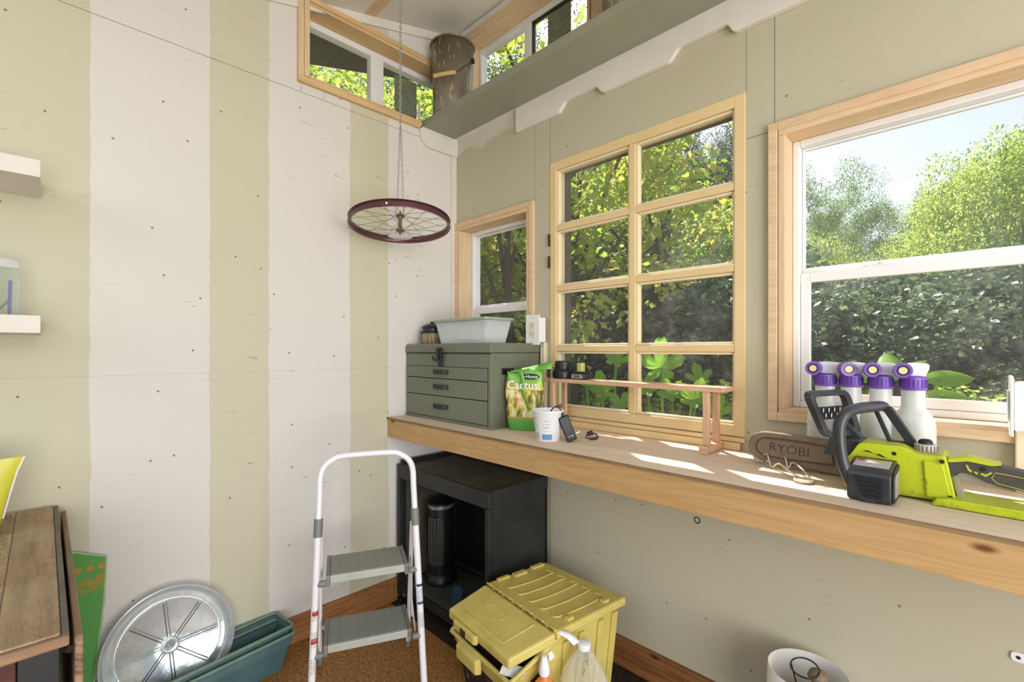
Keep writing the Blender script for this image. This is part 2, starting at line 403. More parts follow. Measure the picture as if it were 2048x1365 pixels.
ring_y(MB(), .7005,1.5245,.9685,2.0895,.012,.061,.128).build('outer_jamb', M['soffit'], w3)
for z in (1.62,1.72,1.12): MB().box(.6905,.6935,-.014,.0,z,z+.055).build('hinge', M['brownmetal'], w3)
MB().box(.692,1.533,-.012,-.0002,.944,.9595).build('window_sill', M['cream'], w3, bevel=.003)

def vinyl_window(name, x0,x1,z0,z1, rail, loc, right_open=False, cas=.034):
    r = sroot(name, loc)
    # pine casing on the wall face, then a second strip, then the jamb boards
    ring_y(MB(), x0-cas+.006,x1+cas-.006,z0-cas+.012,z1+cas-.010,cas-.008,-.019,-.0003).build('casing', [M['pine_x']], r, bevel=.002)
    jx = MB(); jx.box(x0,x1,-.014,.125,z1-.018,z1); jx.box(x0,x1,-.014,.125,z0,z0+.016); jx.build('head_jamb', M['pine_x'], r, bevel=.0015)
    jz = MB(); jz.box(x0,x0+.018,-.014,.125,z0+.0163,z1-.0183); jz.box(x1-.018,x1,-.014,.125,z0+.0163,z1-.0183); jz.build('side_jamb', M['pine_z'], r, bevel=.0015)
    a0,a1,c0,c1 = x0+.0185,x1-.0185,z0+.0165,z1-.0185
    ring_y(MB(), a0,a1,c0,c1,.020,.070,.124).build('window_frame', M['vinyl'], r, bevel=.003)
    ring_y(MB(), a0+.0205,a1-.0205,rail,c1-.0205,(.008,.008,.008,.020),.098,.112).build('upper_sash', M['vinyl'], r, bevel=.002)
    ring_y(MB(), a0+.0205,a1-.0205,c0+.0205,rail+.001,(.026,.026,.030,.028),.076,.0975).build('lower_sash', M['vinyl'], r, bevel=.002)
    MB().box(a0+.027,a1-.027,.104,.107,rail+.018,c1-.027).build('pane', M['glass'], r)
    MB().box(a0+.045,a1-.045,.086,.089,c0+.047,rail-.028).build('pane', M['glass'], r)
    MB().box(a0+.0206,a0+.0235,.0765,.078,c0+.05,rail-.03).build('sash_track', M['dark'], r)
    b = MB(); xm = (a0+a1)/2; xm = min(xm, a0+.225) if right_open else xm
    b.box(xm-.03,xm+.04,.080,.097,rail+.0012,rail+.007); b.lathe([(.010,0),(.010,.008),(.004,.011)],16,(xm+.0,.089,rail+.0072)); b.box(xm-.028,xm,.083,.090,rail+.008,rail+.012)
    b.build('sash_latch', M['vinyl'], r, bevel=.001)
    return r
w2 = vinyl_window('window_2', .03,.572,.96,1.925, 1.478, (.30,0,.96))
w4 = vinyl_window('window_4', 1.632,2.58,1.052,1.935, 1.492, (2.1,0,1.05), True)

# clerestory in the window wall
w1 = sroot('window_1', (.5,0,2.5))
b = MB(); b.box(.074,.99,-.020,-.0003,2.916,2.950); b.build('head_casing', M['pine_x'], w1, bevel=.002)
b = MB(); b.box(.10,.93,-.012,.125,2.9095,2.925); b.build('head_jamb', M['pine_x'], w1, bevel=.001)
b = MB(); b.box(.10,.112,-.004,.125,2.50,2.909); b.box(.916,.93,-.03,.125,2.50,2.909); b.box(.9305,.99,-.022,-.0003,2.47,2.9155); b.build('side_jamb', M['pine_z'], w1, bevel=.001)
ring_y(MB(), .1125,.9155,2.50,2.909,(.018,.018,.028,.03),.075,.12).build('window_frame', M['vinyl'], w1, bevel=.003)
b = MB(); b.box(.462,.500,.070,.118,2.531,2.88); b.build('window_mullion', M['vinyl'], w1, bevel=.003)
MB().box(.131,.461,.098,.101,2.531,2.88).build('pane', M['glass'], w1)
ring_y(MB(), .5005,.897,2.5305,2.8805,.007,.086,.104).build('upper_sash', M['darkrub'], w1)
MB().box(.508,.889,.094,.097,2.538,2.873).build('pane', M['glass'], w1)
# clerestory in the left wall
w0 = sroot('window_5', (0,-.43,2.43))
def bx(b, y0,y1,x0,x1,z0,z1): b.box(x0,x1,y0,y1,z0,z1)
b = MB(); bx(b,-.862,-.236,.0003,.020,2.404,2.430); bx(b,-.83,-.236,-.125,.014,2.4305,2.444); b.build('sill_casing', M['pine_y'], w0, bevel=.0015)
b = MB(); bx(b,-.862,-.838,.0003,.020,2.4305,2.765); bx(b,-.8375,-.816,-.125,.026,2.4305,2.792); b.build('side_casing', M['pine_z'], w0, bevel=.0015)
b = MB(); bx(b,-.8155,-.16,.0003,.020,2.766,2.790); bx(b,-.8155,-.0355,-.125,.016,2.752,2.7655); b.build('head_casing', M['pine_y'], w0, bevel=.0015)
b = MB()
bx(b,-.8155,-.790,-.122,-.078,2.4445,2.7515); bx(b,-.066,-.0355,-.122,-.078,2.4445,2.7515); bx(b,-.7895,-.0665,-.122,-.078,2.4445,2.476); bx(b,-.7895,-.0665,-.122,-.078,2.722,2.7515)
b.build('window_frame', M['vinyl'], w0, bevel=.003)
b = MB(); bx(b,-.476,-.405,-.118,-.074,2.4765,2.7215); b.build('window_mullion', M['vinyl'], w0, bevel=.003)
b = MB(); bx(b,-.790,-.4765,-.103,-.100,2.476,2.7215); b.build('pane', M['glass'], w0)
b = MB(); bx(b,-.4045,-.066,-.103,-.100,2.476,2.7215); b.build('pane', M['glass'], w0)
# paper stickers left on the panes
s = N('faded_sticker', .7); f = s.noise(s.map((30,30,120)), 1, 3); x_,y_,z_ = s.sep()
rows_ = s.math('MULTIPLY', s.math('GREATER_THAN', s.math('SINE', s.math('MULTIPLY', z_, 420)), .2), s.math('GREATER_THAN', f, .5))
s.col(s.mix(s.math('MULTIPLY', rows_, .55), srgb(120,128,104), srgb(60,66,52))); M['stick'] = s.m
b = MB(); b.box(.60,.74,.0905,.0915,2.54,2.862); tag(b.build('window_sticker', M['stick']), 'grey green paper sticker on the clerestory pane above the grey shelf', 'sticker')
b = MB(); b.box(-.0995,-.0985,-.328,-.192,2.478,2.70); tag(b.build('window_sticker', M['stick']), 'grey green paper sticker on the upper left wall window behind the chain', 'sticker')
b = MB(); b.box(-.0995,-.0985,-.186,-.168,2.478,2.60)
tag(b.build('paper_strip', M['vinyl']), 'narrow white ruled paper strip beside the sticker on the upper left window', 'strip')

# ------------------------------------------------------------------ worktop (thin ply on a framed board)
t = thing('worktop', 'long pine worktop under the windows with pale plywood surface', 'worktop', (1.2,-.2,.82))
MB().box(.0005,2.75,-.430,-.0005,.909,.918).build('plywood_surface', M['ply'], t)
MB().box(.0005,2.75,-.4325,-.4301,.9088,.9178).build('plywood_edge', M['ply_edge'], t)
MB().box(.035,2.75,-.428,-.39,.822,.9085).build('front_board', M['skirt'], t, bevel=.0015)
b = MB(); b.box(.0005,.0345,-.428,-.0005,.822,.9085); b.box(.0345,2.75,-.035,-.0005,.822,.9085); b.build('cleat', M['skirt'], t, bevel=.001)
# pale lumber ledge under the middle window
b = MB(); b.box(.70,1.52,-.019,-.0005,.9185,.943); o = struct(b.build('trim_5', M['cream'], bevel=.002))

# ------------------------------------------------------------------ high shelf, brackets
t = tag(MB().box(.0006,2.6,-.226,-.0206,2.416,2.452).build('wall_shelf', M['sagegrey'], bevel=.0015), 'long grey green painted shelf high under the clerestory windows', 'shelf')
b = MB(); b.prism(rounded([(-.001,2.4155),(-.246,2.4155),(-.246,2.385),(-.232,2.345),(-.205,2.320),(-.001,2.320)], [0,0,.012,.01,.01,0], 4), 'x', .0006, .020)
tag(b.build('shelf_bracket', M['white_trim'], bevel=.001), 'short white shaped cleat on the striped wall under the grey shelf end', 'shelf bracket')
pr = [(.49,2.413),(.49,2.322)]
low, high = 2.300, 2.338
xq = [(.49,'l'),(.755,'l'),(.79,'h'),(.955,'h'),(.985,'l'),(1.275,'l'),(1.31,'h'),(1.48,'h'),(1.50,'l'),(1.717,'l')]
pts = [(.49,2.4155)]
for x,k in xq: pts.append((x, low if k == 'l' else high))
pts += [(1.717,2.4155)]
pts = pts[::-1]
b = MB(); b.prism(rounded(pts, [0,0]+[.012]*8+[0,0], 4), 'y', -.0205, -.0006)
o = b.build('shelf_cleat', M['white_trim'], bevel=.0012); tag(o, 'long white scalloped board on the window wall supporting the grey shelf', 'cleat')
tag(MB().box(.0006,2.6,-.0204,-.0004,2.4158,2.4525).build('shelf_ledger', M['white_trim']), 'thin pale ledger strip between the grey shelf and the wall', 'ledger')

# ------------------------------------------------------------------ white wall shelves at the left
for z0,z1,lab in ((1.296,1.344,'lower white floating shelf on the striped wall, holding the glass jar'),(1.724,1.771,'upper white floating shelf on the striped wall, empty at its end')):
    o = MB().box(.0006,.255,-2.5,-1.638,z0,z1).build('floating_shelf', M['white_trim'], bevel=.001)
    tag(o, lab, 'shelf', group='white floating shelves')

# ------------------------------------------------------------------ electric boxes
def outlet(x0,x1,z0,z1,lab,cond):
    t = thing('power_outlet', lab, 'outlet', ((x0+x1)/2,-.03,z0))
    MB().box(x0,x1,-.070,-.064,z0,z1).build('cover_plate', M['vinyl'], t, bevel=.002)
    MB().box(x0+.008,x1-.004,-.0635,-.0205,z0+.012,z1-.012).build('outlet_box', M['vinyl'], t, bevel=.004)
    xm = (x0+x1)/2; zm = (z0+z1)/2
    MB().box(xm-.017,xm+.017,-.0725,-.0702,zm-.035,zm+.035).build('socket', M['cream_in'], t, bevel=.0015)
    b = MB()
    for dz in (-.02,.02):
        b.box(xm-.008,xm-.006,-.0732,-.0726,zm+dz,zm+dz+.008); b.box(xm+.006,xm+.008,-.0732,-.0726,zm+dz,zm+dz+.007)
        b.box(xm-.002,xm+.002,-.0732,-.0726,zm+dz-.009,zm+dz-.005)
    for dz in (-.055,.055): b.lathe([(.0022,0),(.0022,.001)],8,(xm,-.0715,zm+dz))
    b.build('socket_slots', M['dark'], t)['kind'] = 'stuff'
    if cond: MB().box(x0+.045,x0+.072,-.022,-.0006,.9185,z0+.012).build('conduit', M['cream_in'], t, bevel=.003)
    return t
outlet(.604,.688,1.272,1.408,'white surface outlet box with conduit between the small window and the paned window', True)
t = thing('power_outlet', 'white surface outlet box turned sideways in front of the large right window', 'outlet', (2.15,-.04,1.05))
b = MB(); b.prism(rounded([(-.088,1.053),(-.002,1.053),(-.002,1.190),(-.088,1.190)],.006,3)[::-1], 'x', 2.125, 2.131); b.build('cover_plate', M['vinyl'], t, bevel=.0015)
MB().box(2.1315,2.185,-.080,-.003,1.066,1.176).build('outlet_box', M['vinyl'], t, bevel=.004)
MB().box(2.1215,2.1245,-.063,-.028,1.087,1.156).build('socket', M['vinyl'], t, bevel=.001)
MB().box(2.135,2.16,-.030,-.002,.9185,1.0655).build('conduit', M['cream_in'], t, bevel=.003)

# ------------------------------------------------------------------ grey tool chest
tb = thing('tool_chest', 'grey green metal tool chest with three drawers on the worktop corner', 'tool chest', (.33,-.17,.918))
s = N('chest_paint', .30); f = s.noise(s.map(), 3, 4); g = s.noise(s.map(), 60, 3)
s.col(s.ramp(f, [(.3,srgb(103,107,91)),(.7,srgb(114,118,102))])); s.bump(g, .03, .001); M['chest'] = s.m
x0,x1,y0,y1,z0,z1 = .006,.645,-.3245,-.022,.9185,1.28
MB().box(x0,x1,y0+.002,y1,z0,1.236).build('chest_body', M['chest'], tb, bevel=.002)
b = MB(); pr = rounded([(y0-.002,1.238),(y1+.002,1.238),(y1+.002,z1),(y0-.002,z1)], [0,0,.03,.03], 6)
b.prism(pr, 'x', x0-.001, x1+.001); b.build('chest_lid', M['chest'], tb, bevel=.002, smooth=35)
dr = [(1.118,1.171),(1.037,1.1145),(.9345,1.0335)]
for a,c in dr:
    MB().box(x0+.012,x1-.020,y0-.003,y0+.0018,a,c).build('drawer', M['chest'], tb, bevel=.0012)
b = MB()
for a,c in dr: b.box(x0+.0095,x1-.0175,y0+.0005,y0+.0017,a-.0028,c+.0028)
b.box(x0+.0,x1,y0+.0005,y0+.0017,1.2315,1.2345)
b.build('drawer_gap', M['black'], tb)
drs = [o for o in tb.children if o.name.startswith('drawer') and not o.name.startswith('drawer_gap')]
for (a,c), d in zip(dr, drs):
    zc = (a+c)/2+.003; xc = .306; b = MB()
    b.box(xc-.058,xc-.045,y0-.006,y0-.0032,zc-.010,zc+.010); b.box(xc+.045,xc+.058,y0-.006,y0-.0032,zc-.010,zc+.010)
    p = [(xc-.05,y0-.005),(xc-.038,y0-.019),(xc+.038,y0-.019),(xc+.05,y0-.005),(xc+.047,y0-.004),(xc+.036,y0-.0155),(xc-.036,y0-.0155),(xc-.047,y0-.004)]
    b.prism(p[::-1], 'z', zc-.010, zc+.010); b.build('drawer_handle', M['black'], d, bevel=.0015)
b = MB(); xc = .303
b.box(xc-.017,xc+.017,y0-.006,y0-.0025,1.172,1.215); b.prism(rounded([(xc-.018,1.195),(xc+.018,1.195),(xc+.018,1.262),(xc-.018,1.262)],[.006,.006,.016,.016],5),'y',y0-.016,y0-.0065)
b.prism(rounded([(xc-.009,1.205),(xc+.009,1.205),(xc+.009,1.25),(xc-.009,1.25)],.008,4),'y',y0-.021,y0-.0165)
b.tube(smoothpath([(xc-.018,y0-.012,1.205),(xc-.032,y0-.016,1.203),(xc-.040,y0-.018,1.212),(xc-.036,y0-.018,1.220)]), .0042)
b.build('latch', M['black'], tb, bevel=.001, smooth=40)
b = MB(); b.tube(smoothpath([(x1+.001,-.235,1.165),(x1+.018,-.235,1.155),(x1+.022,-.225,1.125),(x1+.018,-.225,1.105),(x1+.001,-.225,1.10)]), .007)
b.box(x1+.0012,x1+.005,-.262,-.19,1.145,1.172); b.build('side_handle', M['black'], tb, bevel=.001)
MB().box(x0-.001,x1+.0025,y0-.0025,y1+.001,z0,.9315).build('base_rail', M['chest'], tb, bevel=.001)

# plastic tub on the chest
M['tub'] = clear_mat('frosted_clear_plastic', (.97,.99,1.0), .30, .25, .35)
tu = thing('storage_tub', 'clear plastic tub with sage green lid on the grey tool chest', 'storage tub', (.40,-.155,1.281), math.radians(0))
def frust(b, cx, cy, z0, z1, a0, b0, a1, b1, r=.02):
    p0 = rounded([(cx-a0,cy-b0),(cx+a0,cy-b0),(cx+a0,cy+b0),(cx-a0,cy+b0)], r, 4); p1 = rounded([(cx-a1,cy-b1),(cx+a1,cy-b1),(cx+a1,cy+b1),(cx-a1,cy+b1)], r, 4)
    n = len(p0); b.add([(x,y,z0) for x,y in p0]+[(x,y,z1) for x,y in p1], [list(range(n))[::-1]]+[(i,(i+1)%n,n+(i+1)%n,n+i) for i in range(n)]); return b
frust(MB(), .362,-.185,1.2815,1.383,.165,.070,.190,.084).build('tub_body', M['tub'], tu, solid=.0015, smooth=40)
b = MB(); b.prism(rounded([(.362-.199,-.185-.091),(.362+.199,-.185-.091),(.362+.199,-.185+.091),(.362-.199,-.185+.091)], .022, 4), 'z', 1.3835,1.396)
M['tublid'] = plain('sage_plastic_lid', (152,166,140), .4, var=.05)
b.build('tub_lid', M['tublid'], tu, bevel=.003)
M['bluegrey'] = plain('blue_grey_wire', (84,108,118), .4, .4)
b = MB(); 
for k in range(9):
    a = random.uniform(-.35,.35); cx = .35+random.uniform(-.03,.03); cy = -.19+random.uniform(-.02,.02); L = random.uniform(.06,.10)
    b.tube([(cx-L*math.cos(a),cy-L*math.sin(a),1.288+.002*k),(cx+L*math.cos(a),cy+L*math.sin(a),1.286+.0012*k)], .0022, 6)
o = b.build('wire_bundle', M['bluegrey']); tag(o, 'thin blue grey rods lying inside the clear plastic tub', 'rods')

# lantern style jar behind the tub
M['cork_tex'] = wood('stained_wicker', (190,170,130), (92,76,58), 'z', 40, .6)
t = thing('lidded_jar', 'small dark lidded jar with mottled brown sides behind the clear tub', 'jar', (.080,-.215,1.281))
b = MB(); b.lathe([(.055,0),(.058,.01),(.058,.05),(.052,.056)], 28, (.080,-.215,1.2815)); b.build('jar_body', M['cork_tex'], t, smooth=50)
b = MB(); b.lathe([(.064,0),(.062,.004),(.048,.006),(.048,.022),(.054,.024),(.052,.030),(.03,.043),(.012,.047),(.010,.056),(.004,.058)], 28, (.080,-.215,1.338)); b.build('jar_lid', M['dark'], t, smooth=50)

# ------------------------------------------------------------------ soil bag
s = N('soil_bag_print', .35); x_,y_,z_ = s.sep()
base = s.ramp(s.math('DIVIDE', z_, .27), [(0,srgb(70,150,50)),(.16,srgb(96,170,60)),(.20,srgb(196,150,70)),(.23,srgb(110,110,50)),(.30,srgb(190,190,90)),(.62,srgb(226,204,90)),(.74,srgb(150,200,90)),(1,srgb(96,176,70))])
n1 = s.noise(s.map((12,12,5)), 3, 3, .5, .8)
pat = s.ramp(n1, [(.36,srgb(44,52,30)),(.43,srgb(110,120,56)),(.50,srgb(222,196,80)),(.60,srgb(236,224,170)),(.70,srgb(244,240,225))])
msk = s.math('MULTIPLY', s.math('GREATER_THAN', z_, .055), s.math('LESS_THAN', z_, .165))
col = s.mix(s.math('MULTIPLY', msk, .85), base, pat)
s.col(col); M['bag'] = s.m
M['lime'] = plain('lime_green_foil', (110,186,74), .3, var=.15, scale=14)
M['paper'] = plain('white_print', (240,238,230), .5, var=.02)
M['pinkf'] = plain('pink_print', (230,110,110), .5, var=.2)
bl = thing('potting_soil_bag', 'open green and yellow cactus soil bag beside the tool chest', 'soil bag', (.728,-.207,.9185), math.radians(27))
bm = MB(); n = 26; m = 15
def bagpt(u, v):                       # u around, v up
    h = .245; z = v*h
    wx = .062+.010*math.sin(v*PI)+.014*v; wy = .030*(1-.75*v)+.012
    a = 2*PI*u; c_, s_ = math.cos(a), math.sin(a)
    e = .55
    x = wx*math.copysign(abs(c_)**e, c_); y = wy*math.copysign(abs(s_)**e, s_)
    x += .003*math.sin(13*v+5*u*PI); y += .004*math.sin(9*v*PI+4*x*60)*(.3+v)
    return (x, y, z+ (.012*math.sin(x*40) if v > .9 else 0))
Mloc = W[bl.name].copy(); bm.M = Mloc
vs = [bagpt(i/n, j/(m-1)) for j in range(m) for i in range(n)]
bm.add(vs, [(j*n+i, j*n+(i+1)%n, (j+1)*n+(i+1)%n, (j+1)*n+i) for j in range(m-1) for i in range(n)]+[list(range(n))[::-1]])
bm.build('bag_body', M['bag'], bl, smooth=60, solid=.0008)
b = MB(); b.M = Mloc                   # folded flap rising to the right, and a gusset fold
fl = []
for i in range(9):
    t_ = i/8; fl += [(-.062+.182*t_, -.016+.012*math.sin(t_*5), .236+.018*t_), (-.062+.182*t_, .0+.01*math.sin(t_*4), .246+.040*t_**1.2)]
b.add(fl, [(2*i,2*i+2,2*i+3,2*i+1) for i in range(8)]); b.build('bag_flap', M['lime'], bl, solid=.0008, smooth=60)
b = MB(); b.M = Mloc
fl = []
for i in range(12):
    t_ = i/11; xx = -.006+.034*t_+.004*math.sin(t_*9); zz = .243-.16*t_; hw = .010*(1-.7*t_)
    fl += [(xx-hw,-.046-.0,zz),(xx+hw,-.050,zz)]
b.add(fl, [(2*i,2*i+2,2*i+3,2*i+1) for i in range(11)]); b.build('bag_crease', M['lime'], bl, solid=.0008, smooth=60)
def onbag(x, z, dy=-.0475): return Mloc @ frame((x,dy,z), (1,0,0), (0,0,1), (0,-1,0))
text('Cactus', 'bag_lettering', .048, onbag(.004,.186,-.047), M['paper'], bl, .0006, .0006)
b = MB(); b.M = Mloc; b.prism([(.035+.040*math.cos(a), .222+.012*math.sin(a)) for a in [2*PI*k/20 for k in range(20)]], 'y', -.0405,-.0395); b.build('bag_badge', M['black'], bl)
text('u-Home', 'bag_lettering', .020, onbag(.035,.222,-.041), M['paper'], bl, .0004, .0002)
b = MB(); b.M = Mloc
for k in range(7):
    a = 2*PI*k/7; b.prism([(-.02+.014*math.cos(a+d)*r, .128+.014*math.sin(a+d)*r) for d,r in ((-.3,.4),(0,1.1),(.3,.4),(PI,.1))], 'y', -.0478-.0001*k,-.0472)
b.build('bag_flower', M['pinkf'], bl)

# ------------------------------------------------------------------ plastic cup with charger lead, adapter
s = N('cup_print', .4); x_,y_,z_ = s.sep(); ang = s.math('ARCTAN2', y_, x_)
n1 = s.noise(s.map((200,200,260)), 1, 1)
blue = s.math('MULTIPLY', s.math('COMPARE', z_, .018, .010), s.math('COMPARE', ang, -.95, .42))
txt = s.math('MULTIPLY', s.math('MULTIPLY', s.math('GREATER_THAN', n1, .52), s.math('GREATER_THAN', s.math('SINE', s.math('MULTIPLY', z_, 1500)), .1)), s.math('MULTIPLY', s.math('COMPARE', z_, .055, .033), s.math('COMPARE', ang, -1.98, .26)))
txt2 = s.math('MULTIPLY', s.math('MULTIPLY', s.math('GREATER_THAN', n1, .5), s.math('GREATER_THAN', s.math('SINE', s.math('MULTIPLY', z_, 520)), .6)), s.math('MULTIPLY', s.math('COMPARE', z_, .060, .026), s.math('COMPARE', ang, -.95, .28)))
bar = s.math('MULTIPLY', s.math('GREATER_THAN', s.math('SINE', s.math('MULTIPLY', z_, 2600)), 0), s.math('MULTIPLY', s.math('COMPARE', z_, .020, .012), s.math('COMPARE', ang, -1.85, .22)))
col = s.mix(blue, srgb(232,234,238), srgb(104,160,206)); col = s.mix(s.math('MULTIPLY', txt, .7), col, srgb(96,140,190)); col = s.mix(s.math('MULTIPLY', txt2, .6), col, srgb(100,104,112)); col = s.mix(s.math('MULTIPLY', bar, .8), col, srgb(60,66,78))
s.col(col); M['cup'] = s.m
o = MB().lathe([(.0,0.001),(.040,0),(.042,.003),(.0575,.107),(.060,.109),(.060,.112),(.0565,.112),(.0545,.105),(.040,.004),(.0,.004)], 44, cap=False).build('plastic_cup', M['cup'], smooth=50)
o.location = (.952,-.318,.9185); tag(o, 'white plastic tub cup with blue print on the worktop near the soil bag', 'cup')
ad = thing('power_adapter', 'black power adapter leaning on the white cup with its lead hanging inside', 'adapter', (1.01,-.27,.918))
A = Vector((1.022,-.268,.921)); B = Vector((1.006,-.288,1.008))
A = Vector((1.035,-.281,.9235)); B = Vector((1.010,-.305,1.010)); ax = (B-A).normalized(); sx_ = Vector((.7,.714,0)); sx_ = (sx_-ax*sx_.dot(ax)).normalized(); sy_ = ax.cross(sx_)
Ma = frame(A, sx_, sy_, ax); L = (B-A).length
b = MB(); b.M = Ma; b.box(-.019,.019,-.014,.014,0,L); b.build('adapter_case', M['black'], ad, bevel=.004)
b = MB(); b.M = Ma; 
for dy in (-.006,.006): b.box(.0195,.036,dy-.0008,dy+.0008,.018,.022)
b.build('plug_prong', M['steel'], ad)
text('R RYOBI', 'adapter_lettering', .006, Ma @ frame((0,-.0143,.018),(1,0,0),(0,0,1),(0,-1,0)) if sy_.y > 0 else Ma @ frame((0,.0143,.018),(-1,0,0),(0,0,1),(0,1,0)), M['paper'], ad, .0002)
top = Ma @ Vector((0,0,L)); b = MB(); b.tube(smoothpath([top, top+Vector((-.004,-.004,.02)), top+Vector((-.014,-.01,.034)), top+Vector((-.03,-.014,.030)), top+Vector((-.046,-.016,.008)), top+Vector((-.05,-.018,-.03))]), .0022); b.tube([top, top+Vector((-.002,-.002,.012))], .0045); b.build('adapter_lead', M['black'], ad, smooth=60)
b = MB(); b.tube(smoothpath([(1.045,-.14,.921),(1.06,-.17,.9215),(1.05,-.20,.9215),(1.03,-.19,.925),(1.02,-.16,.932),(1.035,-.14,.93),(1.055,-.15,.9225),(1.075,-.19,.921),(1.065,-.215,.921)]), .002); b.tube([(1.02,-.17,.930),(1.035,-.155,.936)], .008, 10)
tag(b.build('coiled_lead', M['black'], smooth=60), 'small coil of black lead on the worktop behind the white cup', 'cable')

# ------------------------------------------------------------------ little pine riser shelf
M['riser'] = wood('pale_pine_riser', (226,188,156), (198,156,122), 'x', 40, .6)
M['riser_z'] = wood('pale_pine_riser_upright', (222,184,150), (196,154,122), 'z', 40, .6)
rs = thing('riser_shelf', 'low narrow pine riser shelf standing on the worktop before the paned window', 'riser shelf', (1.1,-.03,.918))
# built in its own frame: x along the shelf, rotated a little off the wall
a = Vector((.762,-.088)); e = Vector((1.510,-.086)); dx = (e-a).normalized(); 
Mr = frame((a.x,a.y,.918), (dx.x,dx.y,0), (-dx.y,dx.x,0), (0,0,1)); LL = (e-a).length
b = MB(); b.M = Mr; b.box(0,LL,-.050,.052,.198,.213); b.build('shelf_board', M['riser'], rs, bevel=.002)
for xx in (.050,LL-.055):
    b = MB(); b.M = Mr; b.prism(rounded([(xx-.013,-.068),(xx+.013,-.068),(xx+.013,.068),(xx-.013,.068)],.003,2),'z',.001,.026); b.build('foot', M['riser'], rs, bevel=.002)
    for yy in (-.038,.040):
        b = MB(); b.M = Mr; b.box(xx-.010,xx+.010,yy-.008,yy+.008,.0262,.1978); b.build('upright', M['riser_z'], rs, bevel=.0015)
# charger base and battery pack on the riser
ch = thing('battery_charger', 'black battery charger at the left end of the riser shelf', 'charger', (.80,-.13,1.131))
b = MB(); b.M = Mr @ Matrix.Translation((.075,.0,.2132))
b.lathe([(.036,0),(.043,.002),(.045,.024),(.041,.036),(.036,.040),(.033,.070),(.030,.073),(.0,.073)], 32, cap=False); b.add([(0,0,.0)],[]); b.build('charger_body', M['black'], ch, smooth=35)
b = MB(); b.M = Mr @ Matrix.Translation((.075,.0,.2132)); b.box(.010,.050,-.018,.018,.001,.05); b.build('charger_back', M['black'], ch, bevel=.004)
p0 = Mr @ Vector((.052,-.046,.245)); b = MB(); b.tube(smoothpath([p0+Vector((.012,.004,.012)), p0+Vector((.002,-.006,.010)), p0+Vector((-.002,-.012,-.01)), p0+Vector((-.003,-.014,-.06)), p0+Vector((-.004,-.014,-.16)), p0+Vector((.02,-.02,-.236))]), .0018); b.build('charger_lead', M['black'], ch, smooth=60)
bt = thing('battery_pack', 'dark grey battery pack with lime green stem on the riser shelf', 'battery', (.87,-.13,1.131))
Mb = Mr @ Matrix.Translation((.172,-.006,.2132))
b = MB(); b.M = Mb; b.prism(rounded([(-.034,-.026),(.034,-.026),(.034,.030),(-.034,.030)],.008,4),'z',.001,.024); b.build('battery_case', M['darkrub'], bt, bevel=.003)
b = MB(); b.M = Mb; b.prism(rounded([(-.030,-.022),(.030,-.022),(.030,.026),(-.030,.026)],.006,4),'z',.0242,.031); b.build('battery_top', M['black'], bt, bevel=.002)
b = MB(); b.M = Mb; b.prism(rounded([(-.029,.004),(.029,.004),(.026,.021),(-.026,.021)],.003,3),'y',-.028,-.0262); b.build('battery_panel', M['silver'], bt)
text('RYOBI', 'battery_lettering', .008, Mb @ frame((0,-.0285,.0125),(1,0,0),(0,0,1),(0,-1,0)), M['black'], bt, .0003, .0003)
M['limeplastic'] = plain('lime_plastic', (178,190,52), .45, var=.12)
b = MB(); b.M = Mb; b.prism(rounded([(-.013,-.013),(.013,-.013),(.013,.013),(-.013,.013)],.006,4),'z',.0312,.066); b.build('battery_stem', plain('dull_lime_stem', (190,192,110), .5), bt, bevel=.0015)

